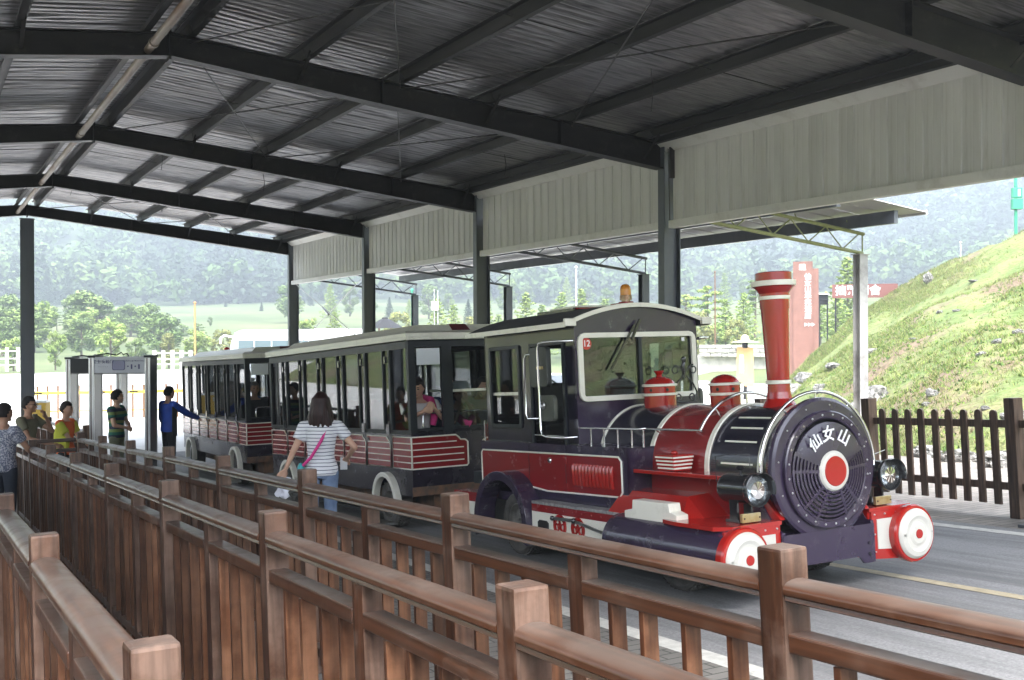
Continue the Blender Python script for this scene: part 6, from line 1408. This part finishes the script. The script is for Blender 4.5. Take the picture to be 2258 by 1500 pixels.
a, b = at(503, 760, 66), at(735, 760, 58); ang = math.atan2(b.y-a.y, b.x-a.x); L = (Vector((b.x, b.y))-Vector((a.x, a.y))).length
bus = thing('white_bus', 'long white bus parked behind the train, only its roof and upper windows showing', 'bus', Matrix.Translation((a.x, a.y, gz(a.x, a.y))) @ Matrix.Rotation(ang, 4, 'Z'))
prof = [(0.02, .35), (L, .35), (L, 3.0), (L-.3, 3.15), (1.4, 3.15), (.75, 3.0), (.35, 2.5), (.05, 1.6)]
MB().prism(prof, 'y', 0, 2.5).build('body', BUSW, bus, bevel=.06)
for i in range(5): x0 = 1.2+i*(L-1.6)/5; MB().box(x0, -.012, 1.75, x0+(L-1.6)/5-.12, .003, 2.55).build('window', BGL, bus)
MB().prism([(.06, 1.7), (.42, 2.6), (.36, 2.62), (-.0, 1.72)], 'y', .15, 2.35).build('windscreen', BGL, bus)
MB().path([(.6, -.05, 2.75), (.1, -.3, 2.85), (-.25, -.35, 2.7), (-.3, -.35, 2.35)], .06, 8).build('mirror', BUSW, bus)
for x in (2.2, L-2.5): MB().cyl((x, -.02, .48), (x, .28, .48), .48, 20).build('wheel', RUBBER, bus)
def car(M, label):
    c = thing('parked_car', label, 'car', M)      # nose towards -y
    pr = [(-2.1, .35), (2.15, .35), (2.15, .95), (2.0, 1.1), (1.55, 1.2), (1.0, 1.6), (-.2, 1.66), (-1.0, 1.22), (-1.9, 1.05), (-2.12, .8)]
    MB().prism(pr, 'x', -.88, .88).build('body', BUSW, c, bevel=.07)
    MB().prism([(-.98, 1.24), (-.26, 1.625), (-.30, 1.645), (-1.03, 1.26)], 'x', -.72, .72).build('windscreen', BGL, c)
    for s in (-1, 1):
        MB().prism([(-.75, 1.22), (-.15, 1.56), (.9, 1.52), (1.35, 1.22)], 'x', min(s*.885, s*.87), max(s*.885, s*.87)).build('side_window', BGL, c)
        MB().obox((s*.66, -2.08, .82), (.34, .12, .14), Matrix.Rotation(s*.25, 3, 'Z')).build('headlight', CHROME, c, bevel=.02)
        MB().box(min(s*.9, s*1.06), -.75, 1.15, max(s*.9, s*1.06), -.6, 1.3).build('mirror', BUSW, c, bevel=.03)
        for y in (-1.35, 1.35): MB().cyl((s*.70, y, .32), (s*.89, y, .32), .32, 20).build('wheel', RUBBER, c)
    gl_ = MB().box(-.42, -2.16, .80, .42, -2.10, .90).build('grille', BLACK, c, bevel=.02); MB().box(-.75, -2.15, .38, .75, -2.09, .62).build('lower_intake', BLACK, c, bevel=.03); MB().ball((0, -2.165, .86), .05, 0, 12, (1.3, .3, 1)).build('emblem', CHROME, c)
    MB().box(-.22, -2.175, .60, .22, -2.165, .74).build('number_plate', mat('blue_plate', (.03, .07, .45), .4), c)
v = at(1222, 865, 23.5); car(upright(v.x, v.y, .45), 'white car seen through the open cab door of the engine')
# ================================================================ signs and poles on the right
BROWN = mat('brown_sign_panel', (.16, .075, .055), .6, c2=(.20, .095, .07), scale=(2, 2, 2)); SW = mat('sign_white', (.8, .8, .8), .5)
v = at(1776, 740, 58); sg = thing('tall_sign', 'tall stepped brown sign with white vertical Chinese lettering behind the chimney', 'sign', Matrix.Translation((v.x, v.y, terr(v.x, v.y))) @ Matrix.Rotation(-YAW-.30, 4, 'Z'))
zt_ = at(1776, 577, 58).z-terr(v.x, v.y)
MB().box(-.62, -.1, 0, .38, .1, zt_).build('main_slab', BROWN, sg); MB().box(.38, -.06, 0, .68, .12, zt_-.38).build('side_slab', BROWN, sg); MB().box(-1.0, .0, 0, -.62, .14, zt_-1.2).build('rear_slab', BROWN, sg)
MB().add([(-.30, -.106, zt_-.35), (.0, -.106, zt_-.35), (.0, -.106, zt_-.14), (-.30, -.106, zt_-.14)], [(0, 1, 2, 3)]).build('logo_block', SW, sg)
MB().add([(-.26, -.11, zt_-.32), (-.17, -.11, zt_-.24), (-.26, -.11, zt_-.18)], [(0, 1, 2)]).add([(-.04, -.11, zt_-.32), (-.04, -.11, zt_-.17), (-.13, -.11, zt_-.25)], [(0, 1, 2)]).build('logo_cut', BROWN, sg)
text(sg, '华邦·酒店', .09, Matrix.Translation((-.14, -.106, zt_-.43)) @ FACE_Y, SW)
for i, c_ in enumerate('仙女山华邦酒店'): text(sg, c_, .36, Matrix.Translation((.14, -.107, zt_-.82-.345*i)) @ FACE_Y, SW)
text(sg, '▶▶▷', .2, Matrix.Translation((.22, -.107, zt_-3.35)) @ FACE_Y, SW)
v = at(1898, 690, 50); rs_ = thing('banner_sign', 'long low red-brown banner sign with white Chinese lettering rising behind the slope', 'sign', Matrix.Translation((v.x, v.y, terr(v.x, v.y))) @ Matrix.Rotation(-YAW-.30, 4, 'Z'))
z0, z1 = at(1880, 657, 50).z-terr(v.x, v.y), at(1880, 627, 50).z-terr(v.x, v.y)
MB().box(-1.25, -.05, z0, 1.6, .05, z1).build('board', mat('red_brown_board', (.16, .06, .05), .6), rs_); text(rs_, '拙雅精舍', .50, Matrix.Translation((-.12, -.056, (z0+z1)/2)) @ FACE_Y, SW)
for x in (-1.1, 0, 1.4): MB().box(x-.04, -.03, 0, x+.04, .03, z0).build('leg', SHEDDARK, rs_)
v = at(1643, 800, 46); ys_ = thing('info_sign', 'ochre information sign topped with a straw-hat shaped roof, left of the chimney', 'sign', Matrix.Translation((v.x, v.y, terr(v.x, v.y))) @ Matrix.Rotation(-YAW-.25, 4, 'Z'))
zb0, zt0 = at(1643, 852, 46).z-terr(v.x, v.y), at(1643, 765, 46).z-terr(v.x, v.y); OCH = mat('ochre_panel', (.52, .32, .13), .6, c2=(.58, .37, .17), scale=(3, 3, 3)); STRAW = mat('straw_hat_roof', (.55, .45, .30), .8)
MB().prism([(-.36, zb0+.3), (.0, zb0-.0), (.36, zb0-.02), (.34, zt0-.05), (.0, zt0), (-.34, zt0-.02)], 'y', -.06, .06).build('panel', OCH, ys_); MB().cyl((0, 0, zt0-.05), (0, 0, zt0+.25), .12, 10).build('hat_post', SHEDDARK, ys_); MB().cyl((0, .02, 0), (0, .02, zb0+.1), .08, 8).build('pole', SHEDDARK, ys_)
MB().lathe([(.62, zt0+.19), (.25, zt0+.26), (.19, zt0+.28), (.16, zt0+.42), (.08, zt0+.50), (0, zt0+.52)], n=24).build('hat_roof', STRAW, ys_)
for i, c_ in enumerate('旅游厕所'): text(ys_, c_, .20, Matrix.Translation((-.14, -.067, zt0-.42-.2*i)) @ FACE_Y, SW)
v = at(1815, 690, 62); wb = thing('cage_bin', 'grey wire cage with pale top behind the slope, right of the tall sign', 'cage', Matrix.Translation((v.x, v.y, terr(v.x, v.y))))
z0, z1 = at(1815, 672, 62).z-terr(v.x, v.y), at(1815, 650, 62).z-terr(v.x, v.y); mb = MB()
for i in range(9): x = -.35+i*.0875*1; mb.box(x, -.02, z0, x+.03, .02, z1)
for z in (z0, (z0+z1)/2, z1-.03): mb.box(-.36, -.03, z, .39, -.01, z+.04)
mb.build('bars', SHEDDARK, wb)['kind'] = 'stuff'; MB().box(-.33, .03, z0, .36, .1, z1).build('back_panel', GDARK, wb); MB().box(-.4, -.1, z1, .42, .15, z1+.06).build('pale_top', CONC, wb); MB().box(.3, -.03, 0, .36, .03, z0).box(-.33, -.03, 0, -.27, .03, z0).build('stand', SHEDDARK, wb)['kind'] = 'stuff'
GRN = mat('green_pole_paint', (.03, .28, .16), .5)
v = at(2240, 520, 46.5); zz = at(2240, 525, 46.5).z-.6; gp = thing('green_pole', 'green pole with two green boxes standing on top of the slope at the right edge', 'pole', Matrix.Translation((v.x, v.y, zz)))
s46 = 46.5/F; H_ = lambda py: at(2240, py, 46.5).z-zz
MB().cyl((0, 0, 0), (0, 0, H_(380)), .065, 12).build('shaft', GRN, gp); R_ = Matrix.Rotation(-YAW-.1, 3, 'Z')
MB().obox((0, -.05, (H_(415)+H_(437))/2), (.40, .22, H_(415)-H_(437)), R_).build('upper_box', GRN, gp, bevel=.01); MB().obox((.0, -.05, (H_(439)+H_(462))/2), (.42, .26, H_(439)-H_(462)), R_).build('lower_box', GRN, gp, bevel=.01); MB().obox((-.02, -.18, H_(426)), (.1, .02, .3), R_).build('box_door', ALU, gp)
def pole(px, y0, y1, d, r, m, label, name='pole'):
    v = at(px, 750, d); t0 = terr(v.x, v.y)-.1; h = at(px, y0, d).z-t0; t = thing(name, label, 'pole', Matrix.Translation((v.x, v.y, t0))); MB().cyl((0, 0, 0), (0, 0, h), r, 8, r2=r*.7).build('shaft', m, t); MB().ball((0, 0, h), r*1.3, n=8).build('cap', m, t); return t, h
pole(430, 668, 770, 95, .10, mat('orange_wood', (.42, .19, .06), .7), 'tall orange wooden pole standing among the light green trees', 'wooden_pole')
pole(1271, 590, 700, 105, .12, PANEL, 'tall white flagpole seen under the lower canopy', 'flag_pole')
pole(909, 640, 720, 100, .14, GRN, 'green pole behind the canopy truss, left of the notice board', 'green_post')
pole(2119, 535, 560, 49, .05, ALU, 'thin pale post standing on the crest of the slope', 'white_post')
pole(1577, 600, 830, 80, .06, BRN, 'thin brown post among the young pines right of the cab', 'brown_post')
t, h = pole(958, 640, 700, 98, .05, ALU, 'pair of thin poles carrying a white notice board among the larches', 'notice_post')
MB().box(-.35, -.12, h-1.8, .35, -.08, h-1.0).build('notice_board', WHITEP, t); MB().cyl((.35, 0, 0), (.35, 0, h), .04, 8).build('second_shaft', ALU, t)
# gazebo roof peeking over the coach
v = at(849, 720, 88); gzb = thing('gazebo', 'dark pointed gazebo roof peeking over the cream coach roof', 'gazebo', Matrix.Translation((v.x, v.y, terr(v.x, v.y)))); zt1 = at(849, 703, 88).z-terr(v.x, v.y)
MB().lathe([(1.6, zt1-.75), (.5, zt1-.1), (.28, zt1-.02), (.25, zt1+.1), (0, zt1+.12)], n=8, smooth=False).build('roof', SHEDDARK, gzb)
for i in range(4): a = PI/4+i*PI/2; MB().cyl((1.2*math.cos(a), 1.2*math.sin(a), 0), (1.2*math.cos(a), 1.2*math.sin(a), zt1-.6), .07, 8).build('post', BRN, gzb)
# stone terrace wall right of the cab
STN = mat('dry_stone', (.30, .29, .26), .9, c2=(.44, .42, .38), scale=(1.5, 1.5, 1.5), bump=.03, rand=.25)
a, b = at(1545, 790, 74), at(1735, 790, 70); ws_ = thing('stone_wall', 'low dry stone terrace wall beyond the plaza, right of the cab', 'wall', Matrix.Identity(4)); za = at(1600, 775, 72).z; r_ = random.Random(3)
SM = [MB().obox((0, 0, 0), (1, .5, 1)).mesh('stone', STN, bevel=.12) for _ in range(1)][0]
dv = (b-a); L = dv.length; dv.normalize(); ang = math.atan2(dv.y, dv.x)
MB().beam((a.x+.2, a.y+.6, za-2.35), (b.x+.2, b.y+.6, za-2.35), .4, 4.2).build('wall_core', STN, ws_)
for row in range(3):
    x = 0
    while x < L:
        w_ = r_.uniform(.3, .7); p = a+dv*(x+w_/2); link('stone', SM, ws_, (p.x, p.y, za-.25+row*.27), (0, 0, ang), (w_*.96, r_.uniform(.7, 1.1), .25)); x += w_

# look-alike trees told apart by how far off they stand
from collections import defaultdict
dd = defaultdict(list)
for o in bpy.data.objects:
    if o.parent is None and 'label' in o and o.get('category') == 'tree': dd[o['label']].append(o)
for lab, os_ in dd.items():
    if 1 < len(os_) <= 3:
        os_.sort(key=lambda o: o.matrix_world.translation.length)
        for o, w_ in zip(os_, ['nearer', 'farther'] if len(os_) == 2 else ['nearest', 'middle', 'farthest']): o['label'] = w_+' '+lab
